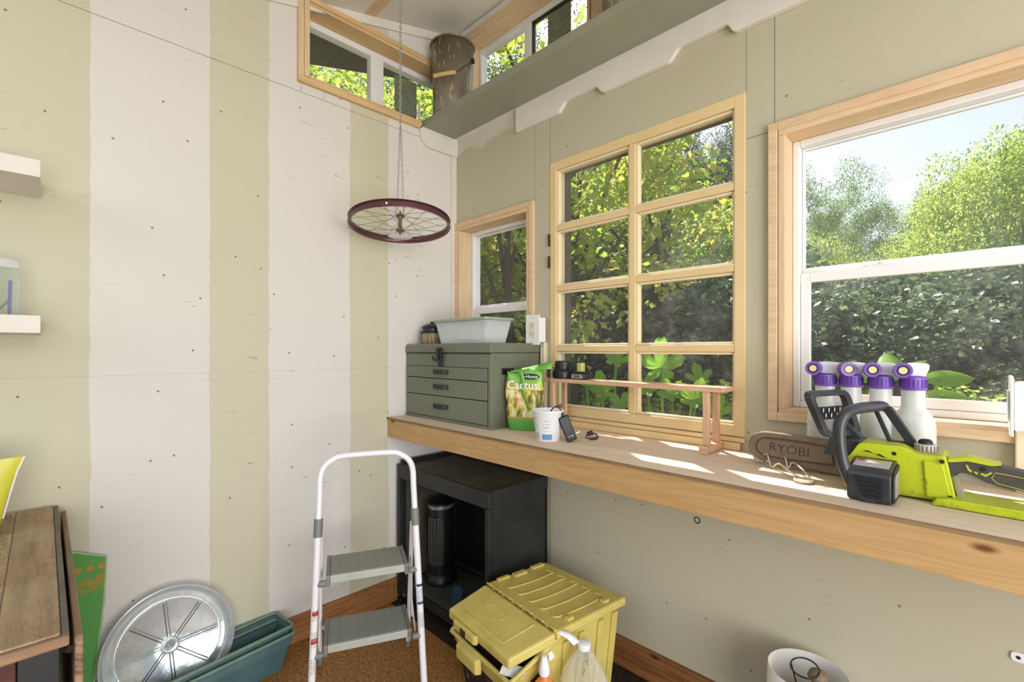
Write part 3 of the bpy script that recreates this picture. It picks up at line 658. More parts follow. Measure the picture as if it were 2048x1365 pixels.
# ------------------------------------------------------------------ sprayer bottles
M['milk'] = clear_mat('milky_white_plastic', (.74,.75,.72), .72, .3)
M['liquid'] = plain('milky_liquid', (206,205,186), .4, var=.03)
M['purple'] = plain('purple_plastic', (118,78,176), .4, var=.08)
M['purpledark'] = plain('deep_purple_plastic', (84,52,140), .45, var=.08)
M['whitep'] = plain('white_plastic', (236,236,240), .35, var=.02)
M['filter'] = plain('cream_hose_washer', (226,206,156), .6, var=.06)
M['pinklabel'] = plain('plum_print_label', (150,70,100), .5, var=.2)
def bottle(loc, rz, lab):
    t = thing('sprayer_bottle', lab, 'sprayer bottle', loc, rz, 'white and purple hose end bottles')
    m0 = W[t.name]
    def nb(): b = MB(); b.M = m0; return b
    b = nb(); b.lathe([(.040,.0005),(.044,.004),(.0455,.05),(.0455,.13),(.044,.150),(.036,.172),(.0265,.182),(.0245,.196),(.0245,.230)], 32, sx=.98, sy=.80); b.build('bottle_body', M['milk'], t, smooth=60)
    b = nb(); b.lathe([(.0435,.003),(.0445,.05),(.0445,.148)], 28, sx=.975, sy=.79); b.build('liquid', M['liquid'], t, smooth=60)
    b = nb(); b.lathe([(.0265,.231),(.0275,.233),(.0270,.262),(.0245,.264)], 32)
    b.build('bottle_cap', M['purple'], t, smooth=50)
    b = nb()
    for k in range(20):
        a = 2*PI*k/20; x,y = .0272*math.cos(a),.0272*math.sin(a); ux,uy = -math.sin(a)*.0015, math.cos(a)*.0015; ox,oy = math.cos(a)*.0012, math.sin(a)*.0012
        b.hexa([(x-ux,y-uy,.236),(x+ox-ux,y+oy-uy,.236),(x+ox+ux,y+oy+uy,.236),(x+ux,y+uy,.236),(x-ux,y-uy,.257),(x+ox-ux,y+oy-uy,.257),(x+ox+ux,y+oy+uy,.257),(x+ux,y+uy,.257)])
    b.build('cap_ribbing', M['purpledark'], t)
    # head: white horizontal body, purple hose collar facing the room on the left
    b = nb(); b.prism(rounded([(-.020,.2645),(.022,.2645),(.030,.283),(.031,.296),(.006,.299),(-.026,.296),(-.034,.290),(-.034,.268)], [.003,.003,.008,.006,.01,.006,.006,.004], 4), 'y', -.014, .016)
    b.build('spray_head', M['whitep'], t, bevel=.004, smooth=50)
    b = nb(); prof = []
    n = 40; vs = []; 
    for yy, r in ((-.016,.0185),(-.032,.0195),(-.046,.0185),(-.046,.0125)):
        for k in range(n):
            a = 2*PI*k/n; rr = r*(1+(.05 if k%2 else -.02)*(1 if r > .013 else 0)); vs.append((-.022+rr*math.cos(a), yy, .280+rr*math.sin(a)))
    b.add(vs, [(i*n+k, i*n+(k+1)%n, (i+1)*n+(k+1)%n, (i+1)*n+k)[::-1] for i in range(3) for k in range(n)]); b.build('hose_collar', M['purple'], t)
    b = nb(); b.prism([(-.022+.0128*math.cos(2*PI*k/28), .280+.0128*math.sin(2*PI*k/28)) for k in range(28)], 'y', -.0452,-.030); b.build('rubber_seal', M['black'], t)
    b = nb(); b.prism([(-.022+.0088*math.cos(2*PI*k/24), .280+.0088*math.sin(2*PI*k/24)) for k in range(24)], 'y', -.0458,-.0453); b.build('hose_washer', M['filter'], t)
    b = nb(); b.box(-.008,.022,-.0165,-.0142,.272,.290); b.build('spray_switch', M['whitep'], t, bevel=.002)
    b = nb(); n = 10
    vs = [( .0462*.98*math.cos(a), .0462*.80*math.sin(a), z) for z in (.03,.12) for a in [math.radians(8+i*5.5) for i in range(n)]]
    b.add(vs, [(i,i+1,n+i+1,n+i) for i in range(n-1)]); b.build('bottle_label', M['pinklabel'], t, solid=.0005)
    return t
blab = ['leftmost white sprayer bottle with purple collar, behind the chainsaw hand guard','second white sprayer bottle from the left, behind the chainsaw guard','third white sprayer bottle, behind the top of the chainsaw handle','rightmost white sprayer bottle, behind the chainsaw strut']
for k, ((x, y), rz) in enumerate(zip([(1.765,-.058),(1.826,-.060),(1.891,-.066),(1.957,-.073)], [.05,.52,.25,.15])):
    bottle((x,y,.9185), rz, blab[k])

# ------------------------------------------------------------------ chainsaw
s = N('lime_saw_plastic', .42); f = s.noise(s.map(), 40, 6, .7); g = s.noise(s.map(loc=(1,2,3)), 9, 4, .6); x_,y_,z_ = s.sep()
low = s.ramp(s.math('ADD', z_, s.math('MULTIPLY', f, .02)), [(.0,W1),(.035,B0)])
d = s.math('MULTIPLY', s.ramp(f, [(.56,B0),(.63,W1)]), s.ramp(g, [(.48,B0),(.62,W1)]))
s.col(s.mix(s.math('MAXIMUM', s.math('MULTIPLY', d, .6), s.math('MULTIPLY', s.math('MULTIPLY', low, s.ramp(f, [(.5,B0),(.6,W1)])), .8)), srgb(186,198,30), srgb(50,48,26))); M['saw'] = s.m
M['saw2'] = plain('lime_saw_accent', (186,198,50), .45)
M['scab'] = plain('dusty_brown_grey_plastic', (132,112,92), .6, var=.16, scale=30)
M['scab2'] = plain('dusty_plastic_shadow_groove', (92,76,62), .6, var=.16, scale=30)
M['sawblk'] = plain('worn_black_plastic', (52,54,58), .38, var=.25, scale=30)
M['sawdrk'] = plain('deep_black_plastic', (22,23,25), .5, var=.2)
M['grip'] = plain('charcoal_rubber_grip', (70,66,62), .6, var=.15, scale=60)
M['trig'] = plain('grey_trigger_plastic', (150,146,128), .5)
M['label'] = plain('silver_label', (190,184,188), .35, .1)
M['redp'] = plain('red_print', (190,50,50), .5)
M['brass'] = plain('brass_chain_teeth', (200,176,90), .35, .7)
cs = thing('chainsaw', 'small lime green and black cordless chainsaw on the worktop before the sprayer bottles', 'chainsaw', (1.95,-.25,.9185))
# bar cover
sc = rounded([(1.836,.922),(1.700,.926),(1.625,.933),(1.596,.950),(1.592,.972),(1.600,1.000),(1.630,1.014),(1.720,1.013),(1.800,1.010),(1.836,1.004)], [.004,.02,.02,.012,.012,.014,.02,.02,.01,.004], 4)
MB().prism(sc[::-1], 'y', -.163, -.137).build('bar_cover', M['scab'], cs, bevel=.003)
def outl(b, pts, y, r): b.tube([(x,y,z) for x,z in pts], r, 6, closed=True)
gi = rounded([(1.806,.946),(1.70,.944),(1.632,.946),(1.616,.960),(1.616,.982),(1.632,.997),(1.72,.998),(1.800,.992)], [.004,.02,.014,.012,.012,.014,.02,.004], 4)
b = MB(); outl(b, gi, -.1632, .0022); b.build('cover_groove', M['scab2'], cs, smooth=60)
text('RYOBI', 'cover_lettering', .036, frame((1.700,-.1636,.971),(1,0,-.045),(0.045,0,1),(0,-1,0)), M['sawdrk'], cs, .0005, -.0009, sx=1.0)
b = MB(); b.box(1.745,1.775,-.160,-.14,.915,.924); b.build('cover_lug', M['scab'], cs, bevel=.002)
# body
body = [(1.845,.921),(2.043,.925),(2.028,1.013),(2.023,1.024),(2.010,1.019),(1.977,1.020),(1.951,1.033),(1.875,1.031),(1.858,1.000),(1.845,.985)]
b = MB(); b.prism(rounded(body, [.003,.004,.004,.006,.006,.01,.01,.008,.008,.004], 3), 'y', -.268, -.168); b.build('saw_body', M['saw'], cs, bevel=.004)
b = MB(); b.prism(rounded([(1.995,.930),(2.036,.932),(2.022,1.005),(1.990,1.008)],.003,2), 'y', -.2735,-.2685); b.build('body_panel', M['saw'], cs, bevel=.002)
b = MB(); b.prism([(2.003,.9195),(2.40,.9195),(2.40,.938),(2.03,.938),(2.012,.934)], 'y', -.292, -.195); b.build('handle_base', M['saw'], cs, bevel=.003)
# rear handle
hd = rounded([(2.026,1.013),(2.060,1.022),(2.095,1.014),(2.150,1.006),(2.24,.985),(2.33,.965),(2.33,.925),(2.24,.940),(2.150,.968),(2.095,.974),(2.066,.990),(2.045,.992),(2.034,.975)], [.004,.012,.02,.02,.02,.01,.01,.02,.02,.02,.01,.01,.006], 4)
MB().prism(hd[::-1], 'y', -.262, -.222).build('rear_handle', M['grip'], cs, bevel=.008)
b = MB(); b.prism(rounded([(2.028,1.016),(2.060,1.0255),(2.095,1.019),(2.11,1.017),(2.095,1.013),(2.060,1.017),(2.03,1.010)],.003,3)[::-1], 'y', -.266, -.218); b.build('handle_top_cover', M['saw'], cs, bevel=.002)
b = MB(); b.prism(rounded([(2.038,.980),(2.050,.9925),(2.068,.991),(2.092,.976),(2.090,.967),(2.080,.968),(2.064,.981),(2.052,.981),(2.046,.972),(2.056,.935),(2.044,.930)],[.004,.008,.01,.004,.003,.004,.008,.006,.004,.002,.002],3)[::-1], 'y', -.255, -.228); b.build('trigger', M['trig'], cs, bevel=.002)
b = MB(); 
for pts in ([(2.056,1.009),(2.059,1.009),(2.062,1.001),(2.066,.998),(2.066,.994),(2.060,.997)],[(2.069,.998),(2.075,.995),(2.074,.991),(2.069,.994)],[(2.078,.993),(2.086,.989),(2.096,.999),(2.093,1.000),(2.086,.994),(2.079,.996)]):
    b.prism(pts[::-1], 'y', -.2635, -.2615)
b.tube([(2.15,-.2625,.995),(2.10,-.2625,1.0),(2.094,-.2625,.988),(2.102,-.2625,.979),(2.15,-.2625,.97)], .0008, 5); b.build('grip_accent', M['saw2'], cs)
# motor housing
hs_ = rounded([(-.368,.9195),(-.370,.982),(-.357,.992),(-.285,1.000),(-.269,1.000),(-.269,.9195)], [.014,.012,.012,.006,0,0], 4)
b = MB(); b.prism(hs_[::-1], 'x', 1.868, 1.946); b.build('motor_housing', M['sawblk'], cs, bevel=.003)
b = MB(); b.prism(rounded([(-.366,.9225),(-.366,.980),(-.355,.989),(-.272,.995),(-.272,.9225)],.010,4)[::-1], 'x', 1.9465, 1.950); b.build('housing_rim', M['sawdrk'], cs, bevel=.001)
b = MB(); b.prism(rounded([(-.357,.933),(-.357,.974),(-.348,.981),(-.284,.985),(-.284,.929)],.008,4)[::-1], 'x', 1.9502, 1.9512); b.build('vent_screen', M['trig'], cs)
for k in range(5):
    z = .932+.0095*k; MB().box(1.886+.003*(4-k),1.932,-.3745,-.3695,z,z+.0045).build('vent_slat', M['sawdrk'], cs, bevel=.001)
o = MB().hexa([(1.876,-.350,.9935),(1.940,-.350,.9935),(1.940,-.296,.9995),(1.876,-.296,.9995),(1.876,-.350,.9945),(1.940,-.350,.9945),(1.940,-.296,1.0005),(1.876,-.296,1.0005)]).build('rating_label', M['label'], cs)
MB().hexa([(1.878,-.312,.9985),(1.892,-.312,.9985),(1.892,-.298,.9998),(1.878,-.298,.9998),(1.878,-.312,.9998),(1.892,-.312,.9998),(1.892,-.298,1.0012),(1.878,-.298,1.0012)]).build('label_patch', M['redp'], o)
# screws, flashes
for x,z,y in ((1.940,1.015,-.2685),(2.020,1.011,-.274),(2.033,.937,-.274),(2.082,1.004,-.2625)):
    MB().prism([(x+.0042*math.cos(2*PI*k/16), z+.0042*math.sin(2*PI*k/16)) for k in range(16)][::-1], 'y', y-.0008, y+.002).build('screw', M['sawdrk'], cs)
b = MB(); b.prism([(1.882,1.013),(1.892,1.015),(1.904,1.010),(1.896,1.011)][::-1], 'y', -.2692,-.268); b.prism([(1.906,1.009),(1.914,1.010),(1.926,1.003),(1.918,1.004)][::-1], 'y', -.2692,-.268); b.build('body_flash', M['sawdrk'], cs)
# oil cap
b = MB(); b.lathe([(.020,0),(.021,.002),(.0205,.015),(.018,.017)], 30, (1.990,-.215,1.020)); b.build('oil_cap', plain('worn_ribbed_cap', (188,182,170), .5, var=.1), cs, smooth=50)
b = MB()
for k in range(18):
    a = 2*PI*k/18; b.box(1.990+.0207*math.cos(a)-.0007,1.990+.0207*math.cos(a)+.0007,-.215+.0207*math.sin(a)-.0007,-.215+.0207*math.sin(a)+.0007,1.022,1.034)
b.build('cap_groove', M['sawdrk'], cs)
b = MB(); b.lathe([(.013,0),(.0125,.006),(.008,.010),(.001,.011)], 20, (1.990,-.215,1.0372)); b.build('cap_knob', M['sawdrk'], cs, smooth=60)
# front tube handle
path = smoothpath([(1.925,-.352,.925),(1.898,-.356,.926),(1.876,-.356,.950),(1.858,-.356,1.000),(1.852,-.356,1.055),(1.855,-.352,1.090),(1.866,-.335,1.109),(1.880,-.300,1.115),(1.893,-.250,1.115),(1.905,-.190,1.113),(1.909,-.168,1.110)], 8)
b = MB(); b.tube(path, .0125, 16); b.build('front_handle', M['sawblk'], cs, smooth=60)
def strut(b, p, q, wx, wy):
    p, q = Vector(p), Vector(q); b.hexa([(p.x-wx,p.y-wy,p.z),(p.x+wx,p.y-wy,p.z),(p.x+wx,p.y+wy,p.z),(p.x-wx,p.y+wy,p.z),(q.x-wx,q.y-wy,q.z),(q.x+wx,q.y-wy,q.z),(q.x+wx,q.y+wy,q.z),(q.x-wx,q.y+wy,q.z)])
b = MB(); strut(b, (1.972,-.200,1.022),(1.915,-.176,1.112),.010,.012); strut(b, (1.926,-.200,1.030),(1.895,-.182,1.104),.004,.010); b.box(1.924,1.975,-.212,-.188,1.0245,1.034); b.build('handle_brace', M['sawdrk'], cs, bevel=.0015)
# front hand guard: a rounded frame across the saw
go = rounded([(-.300,1.148),(-.155,1.148),(-.160,1.035),(-.280,1.035)], [.028,.028,.02,.02], 5)
gi2 = rounded([(-.282,1.134),(-.173,1.134),(-.177,1.050),(-.268,1.050)], [.014,.014,.012,.012], 5)
b = MB(); n = len(go)
def gp(p, off): return (1.762+.42*(p[0]+.30)+.030*((1.148-p[1])/.113)+off, p[0]-.3*off, p[1])
vs = [gp(p,0) for p in go]+[gp(p,0) for p in gi2]+[gp(p,.016) for p in go]+[gp(p,.016) for p in gi2]
fs = []
for i in range(n):
    j = (i+1)%n; fs += [(i,j,n+j,n+i),(2*n+j,2*n+i,3*n+i,3*n+j),(j,i,2*n+i,2*n+j),(n+i,n+j,3*n+j,3*n+i)]
b.add(vs, fs); b.build('hand_guard', M['sawblk'], cs, bevel=.0015)
b = MB(); q = [(-.281,1.108),(-.175,1.108),(-.176,1.078),(-.275,1.078)]
b.hexa([gp(q[3],.006),gp(q[2],.006),gp(q[2],.012),gp(q[3],.012),gp(q[0],.006),gp(q[1],.006),gp(q[1],.012),gp(q[0],.012)]); gpanel = b.build('guard_panel', M['sawdrk'], cs)
b = MB()
for r_ in range(2):
    for c_ in range(5):
        y = -.262+.019*c_+.003*r_; z = 1.100-.013*r_; p0 = Vector(gp((y,z),.0125)); 
        nn = 12 if not (r_ == 1 and c_ > 2) else 3
        b.add([p0+Vector((0,.0055*math.sin(2*PI*k/nn+ (0)),.0055*math.cos(2*PI*k/nn))) for k in range(nn)]+[p0+Vector((.0006,.0055*math.sin(2*PI*k/nn),.0055*math.cos(2*PI*k/nn))) for k in range(nn)], [list(range(nn))[::-1], list(range(nn,2*nn))]+[(k,(k+1)%nn,nn+(k+1)%nn,nn+k) for k in range(nn)])
b.build('warning_symbols', M['paper'], gpanel)
b = MB(); b.prism([(1.815,1.030),(1.870,1.031),(1.868,1.036),(1.832,1.078),(1.822,1.070)][::-1], 'y', -.205, -.170); b.prism([(1.800,.990),(1.868,.985),(1.880,1.031),(1.815,1.036)][::-1], 'y', -.255, -.170); b.build('guard_mount', M['sawblk'], cs, bevel=.002)
b = MB()
for k in range(9):
    z = .935+.0075*k; x = 1.842; b.prism([(x,z),(x+.004,z),(x+.004,z+.006),(x-.005,z+.004)][::-1], 'y', -.195,-.185)
b.build('bumper_teeth', M['brass'], cs)

# ------------------------------------------------------------------ wire key bundle in front of the bar cover, wood splinter
M['wire'] = plain('pale_wire', (226,214,192), .3, .3)
kb = thing('wire_loops', 'pale bent wire loops with a round ring lying before the chainsaw bar', 'wire', (1.70,-.21,.9185))
p = [(1.617,-.126),(1.634,-.160),(1.648,-.170),(1.664,-.190),(1.690,-.215),(1.725,-.246),(1.752,-.266)]
b = MB(); b.tube(smoothpath([(x,y,z) for (x,y),z in zip(p,[.924,.945,.950,.923,.940,.930,.925])]), .0022)
p2 = [(1.640,-.115),(1.668,-.140),(1.692,-.165),(1.703,-.180),(1.712,-.172),(1.745,-.215),(1.775,-.262)]
b.tube(smoothpath([(x,y,z) for (x,y),z in zip(p2,[.928,.945,.948,.923,.940,.935,.925])]), .0022)
b.tube(smoothpath([(1.62,-.14,.922),(1.68,-.205,.921),(1.735,-.262,.9215)]), .0012)
b.build('wire_loop', M['wire'], kb, smooth=60)
b = MB(); c_ = Vector((1.765,-.285,.924)); b.tube([c_+Vector((.020*math.cos(a),.020*math.sin(a),0)) for a in [2*PI*k/24 for k in range(24)]], .0032, 8, closed=True); b.lathe([(.015,-.002),(.016,0),(.015,.002)],20,tuple(c_)); b.build('ring', M['wire'], kb, smooth=60)
b = MB(); b.tube([(1.612+.012*math.cos(a),-.128+.012*math.sin(a),.928+.004*math.sin(2*a)) for a in [2*PI*k/16 for k in range(16)]], .0035, 8, closed=True); b.box(1.606,1.630,-.142,-.120,.9195,.926); b.build('clasp', M['wire'], kb, bevel=.002, smooth=50)
b = MB(); b.tube([(1.800,-.330,.920),(1.815,-.318,.9215),(1.822,-.300,.921)], [.0004,.0012,.0005], 5)
tag(b.build('wood_splinter', M['riser']), 'tiny pale wood splinter lying near the worktop edge', 'splinter')

# ------------------------------------------------------------------ black steel cabinet and tower heater
cb = thing('steel_cabinet', 'open black steel cabinet frame under the left end of the worktop', 'cabinet', (.35,-.2,0))
x0,x1,y0,y1,z1 = .004+.018,.70,-.385,-.025,.690
s = N('dusty_black_steel', .5); f = s.noise(s.map(), 6, 5, .6); s.col(s.ramp(f, [(.3,srgb(20,22,24)),(.75,srgb(44,46,46))])); M['cab'] = s.m
s = N('dusty_cabinet_top', .6); f = s.noise(s.map(), 8, 6, .7); s.col(s.ramp(f, [(.3,srgb(50,50,42)),(.7,srgb(92,88,68))])); M['cabtop'] = s.m
MB().box(x0+.015,x1-.004,y0+.02,y1-.015,z1-.022,z1-.012).build('top_panel', M['cabtop'], cb)
b = MB(); b.box(x0,x1,y0,y0+.018,z1-.075,z1-.008); b.build('front_rail', M['cab'], cb, bevel=.002)
b = MB(); b.box(x0,x1,y1-.014,y1,z1-.06,z1+.012); b.build('back_rail', M['cab'], cb, bevel=.002)
b = MB(); b.box(x0,x0+.014,y0+.0185,y1-.0145,z1-.06,z1+.010); b.build('side_rail', M['cab'], cb, bevel=.002)
b = MB(); b.box(x1-.003,x1,y0+.0185,y1-.0145,.10,z1-.006); b.build('side_panel', M['cab'], cb)
b = MB(); b.box(x0+.014,x0+.017,y0+.0185,y1-.0145,.10,z1-.061); b.build('side_panel', M['cabtop'], cb)
b = MB(); b.box(x0+.0175,x1-.0035,y1-.010,y1-.007,.10,z1-.023); b.build('back_panel', M['cab'], cb)
for xx in (x0,x1-.022):
    for yy in (y0-.001,y1-.022):
        MB().box(xx+(.0 if xx == x0 else .0225-.022),xx+.022,yy,yy+.019,.035,z1-.076 if yy < -.3 else z1-.061).build('post', M['cab'], cb, bevel=.002)
M['cabfloor'] = plain('grey_green_steel_shelf', (66,72,66), .5, var=.15, scale=6)
MB().box(x0+.018,x1-.023,y0+.0185,y1-.023,.086,.098).build('bottom_shelf', M['cabfloor'], cb, bevel=.002)
b = MB(); b.box(x0+.0225,x1-.0225,y0,y0+.018,.060,.0975); b.build('bottom_rail', M['cab'], cb, bevel=.002)
for xx in (x0+.011,x1-.011):
    for yy in (y0+.010,y1-.012): MB().lathe([(.014,.0),(.014,.02),(.005,.022),(.005,.0345)],14,(xx,yy,.0012)).build('levelling_foot', M['black'], cb, smooth=40)
b = MB(); b.box(x0+.024,x0+.034,y0+.02,y0+.03,.11,z1-.08); b.build('hinge_rod', M['dark'], cb)
ht = thing('tower_heater', 'black oval tower heater with fine grille inside the steel cabinet', 'heater', (.155,-.215,.0985), math.radians(40))
m0 = W[ht.name]
def hb(): b = MB(); b.M = m0; return b
b = hb(); b.lathe([(.078,0),(.080,.006),(.078,.022),(.062,.045)],36,(0,0,.0005),sx=1,sy=1.15); b.build('heater_base', M['black'], ht, smooth=50)
b = hb(); b.lathe([(.060,.0),(.062,.30),(.062,.345)],36,(0,0,.046),sx=1,sy=1.25); b.build('heater_body', M['black'], ht, smooth=50)
b = hb(); b.lathe([(.0635,0),(.0645,.004),(.0635,.016),(.060,.018)],36,(0,0,.3685),sx=1,sy=1.25); b.build('top_band', M['silver'], ht, smooth=50)
b = hb(); b.lathe([(.060,0),(.058,.006),(.045,.010)],36,(0,0,.3868),sx=1,sy=1.25); b.build('control_top', M['black'], ht, smooth=50)
b = hb()
for k in range(26):
    z = .105+.0088*k; b.tube([(.0655*math.cos(a), .0655*1.25*math.sin(a), z) for a in [math.radians(-145+i*12) for i in range(8)]], .0013, 5)
for a in (-132,-116,-100,-84,-70): a = math.radians(a); b.tube([(.066*math.cos(a),.066*1.25*math.sin(a),.10),(.066*math.cos(a),.066*1.25*math.sin(a),.33)], .0013, 5)
b.build('grille', plain('grey_grille_wire', (92,92,86), .5), ht)
b = MB(); b.tube(smoothpath([(.105,-.30,.112),(.075,-.31,.102),(.06,-.27,.102),(.065,-.20,.102),(.10,-.10,.103),(.25,-.07,.103),(.45,-.08,.104),(.55,-.12,.106)]), .0035); b.build('power_cord', M['black'], ht, smooth=60)
M['bluep'] = plain('blue_plastic', (38,72,100), .45, var=.1)
b = MB(); b.prism(rounded([(.375,.0985),(.45,.0985),(.458,.175),(.432,.195),(.392,.180)], .006, 3)[::-1], 'y', -.325,-.305)
tag(b.build('blue_plate', M['bluep'], bevel=.002), 'small blue plastic plate standing at the front of the black steel cabinet', 'plate')

# ------------------------------------------------------------------ step ladder
M['ladwhite'] = plain('white_enamel_tube', (232,232,236), .3, var=.02)
M['ladgrey'] = plain('grey_step_tread', (140,142,134), .55, var=.10, scale=30)
M['ladsilver'] = plain('pale_grey_step_edge', (176,180,172), .4, .1, var=.05)
M['ladcap'] = plain('grey_plastic_cap', (122,126,120), .5, var=.08)
d_ = Vector((.420,.907,0)).normalized(); b_ = Vector((-.907,.420,0)).normalized()
o_ = Vector((.480,-.949,0)) - d_*.0 + d_*.148      # middle of the low step front, on the floor
ml = frame(o_, d_, b_, (0,0,1)); rz = math.atan2(d_.y, d_.x)
ld = thing('step_ladder', 'white tubular two step ladder with grey treads standing before the striped wall', 'step ladder', tuple(o_), rz)
def lb(): b = MB(); b.M = ml; return b
K = .13
def fp(sx, z, w=None): return Vector((sx*(.190-.036*z), -.020-.035+K*z, z))
for sx in (-1,1):
    b = lb(); b.tube([fp(sx,.022), fp(sx,.635)], .0120, 16); b.build('front_leg', M['ladwhite'], ld, smooth=60)
    b = lb(); b.tube([fp(sx,.0015), fp(sx,.034)], .0150, 14); b.build('foot_cap', M['ladcap'], ld, smooth=60)
    b = lb(); b.tube([fp(sx,.600), fp(sx,.660)], .0150, 14); b.build('clamp', M['ladcap'], ld, smooth=60)
    R = lambda z: Vector((sx*(.172-.02*z), .055+.36*(.60-z), z))
    b = lb(); b.tube([R(.030), R(.60)], .0085, 12); b.tube([R(.60), fp(sx,.63)], .006, 8); b.build('rear_leg', M['ladwhite'], ld, smooth=60)
    b = lb(); b.tube([R(.0015), R(.036)], .0110, 12); b.build('foot_cap', M['ladcap'], ld, smooth=60)
    b = lb(); b.box(sx*.163-.002,sx*.163+.002,.085,.100,.225,.455); b.tube([(sx*.165,.01,.21),(sx*.165,.12,.30)], .003, 6); b.build('brace_bar', M['ladwhite'], ld)
b = lb(); b.tube([(-.165,.055+.36*.42,.18),(.165,.055+.36*.42,.18)], .006, 10); b.build('rear_cross_bar', M['ladwhite'], ld, smooth=60)
top = [fp(-1,.655), fp(-1,.80)]
p = [fp(-1,.655), fp(-1,.740), fp(-1,.800), fp(-1,.835)+Vector((.012,0,0)), fp(-1,.858)+Vector((.040,0,0)), fp(-1,.868)+Vector((.080,0,0)), fp(1,.868)-Vector((.080,0,0)), fp(1,.858)-Vector((.040,0,0)), fp(1,.835)-Vector((.012,0,0)), fp(1,.800), fp(1,.740), fp(1,.655)]
b = lb(); b.tube(smoothpath(p, 5), .0108, 16); b.build('hand_rail', M['ladwhite'], ld, smooth=60)
s = N('grey_tread', .6); v = s.n.new('ShaderNodeTexBrick'); s.l.new(s.map((1,1,1)), v.inputs[0]); v.offset = 0; v.inputs['Color1'].default_value = v.inputs['Color2'].default_value = srgb(140,143,134); v.inputs['Mortar'].default_value = srgb(124,127,119); v.inputs['Scale'].default_value = 1; v.inputs['Mortar Size'].default_value = .0012; v.inputs['Brick Width'].default_value = .032; v.inputs['Row Height'].default_value = .055
f = s.noise(s.map(), 90, 3, .7); s.col(s.mix(s.ramp(f, [(.72,B0),(.76,W1)]), v.outputs[0], srgb(60,60,54))); M['tread'] = s.m
for z, yy, hw in ((.230,0,.150),(.458,.026,.142)):
    b = lb(); b.box(-hw+.014,hw-.014,yy+.004,yy+.172,z-.012,z); tr_ = b.build('step_tread', M['tread'], ld, bevel=.002)
    b = lb(); b.box(-hw+.014,hw-.014,yy-.004,yy+.0035,z-.027,z-.001); b.build('step_nosing', M['ladsilver'], tr_, bevel=.0015)
    for sx in (-1,1):
        xa,xb = sorted((sx*(hw-.0135), sx*(hw)))
        b = lb(); b.prism(rounded([(yy-.006,z-.038),(yy+.03,z-.028),(yy+.174,z-.016),(yy+.174,z+.0015),(yy-.006,z+.0015)],.004,2), 'x', xa, xb); b.build('step_end_cap', M['ladcap'], tr_, bevel=.0015)
        q = fp(sx, z-.014); b = lb(); b.tube([(sx*(hw+.0005), q.y, z-.014), (q.x-sx*.004, q.y, z-.014)], .011, 14); b.build('step_pivot', M['ladcap'], tr_, smooth=60)
# stickers on the legs
def legstrip(sx, z0, z1, m, name, half=.8, r=.01225, parent=None):
    b = lb(); n = 8; rows = 2; vs = []
    for z in (z0,z1):
        c = fp(sx,z)
        for k in range(n+1):
            a = -PI/2 + half*(2*k/n-1)*1.2 + (.35 if sx < 0 else .1); vs.append(c+Vector((r*math.cos(a), r*math.sin(a), 0)))
    b.add(vs, [(k,k+1,n+1+k+1,n+1+k) for k in range(n)]); return b.build(name, m, parent or ld)
def lines_mat(name, bgc, ink, per, thr):
    s = N(name, .45); x_,y_,z_ = s.sep(); nf = s.noise(s.map((900,900,260)), 1, 1)
    m = s.math('MULTIPLY', s.math('GREATER_THAN', s.math('SINE', s.math('MULTIPLY', z_, per)), .1), s.math('GREATER_THAN', nf, thr))
    blk = s.math('GREATER_THAN', s.math('SINE', s.math('MULTIPLY', z_, 75)), -.3)
    s.col(s.mix(s.math('MULTIPLY', s.math('MULTIPLY', m, blk), .8), srgb(*bgc), srgb(*ink))); return s.m
M['stk1'] = lines_mat('warning_text_label', (236,234,232), (60,60,66), 900, .46); M['stk2'] = lines_mat('fine_print_label', (226,228,232), (70,74,90), 1500, .45)
M['stkred'] = lines_mat('red_warning_band', (176,30,52), (240,230,230), 420, .58); M['stkblue'] = lines_mat('blue_print_band', (44,54,110), (220,220,235), 420, .6)
a = legstrip(-1,.165,.345,M['stk1'],'warning_label'); legstrip(-1,.348,.364,M['stkred'],'warning_band'); legstrip(-1,.262,.278,M['stkred'],'warning_band',r=.0126)
legstrip(1,.235,.392,M['stk2'],'warning_label'); legstrip(1,.386,.395,M['stkblue'],'warning_band',r=.0126); legstrip(1,.325,.334,M['stkblue'],'warning_band',r=.0126)

# ------------------------------------------------------------------ yellow recycling bin
s = N('dirty_yellow_plastic', .5); f = s.noise(s.map(), 5, 6, .65); g = s.noise(s.map(loc=(4,1,2)), 60, 3); x_,y_,z_ = s.sep()
c = s.ramp(f, [(.35,srgb(212,196,112)),(.6,srgb(196,178,92)),(.78,srgb(156,144,84))]); s.col(c); s.bump(g, .05, .001); M['yel'] = s.m
M['yeld'] = plain('shaded_seam', (60,44,20), .7)
bn = thing('recycling_bin', 'dirty yellow lidded recycling bin on the floor beside the black cabinet', 'recycling bin', (.93,-.36,0))
V = Vector
BL,BR,HL,HR,FL,FR = V((.783,-.141,.36)),V((1.176,-.147,.36)),V((.742,-.434,.36)),V((1.135,-.485,.36)),V((.704,-.585,.305)),V((1.062,-.630,.305))
cen = V((.93,-.36,0))
def inset(p, k, z): q = cen+(V((p.x,p.y,0))-cen)*k; return V((q.x,q.y,z))
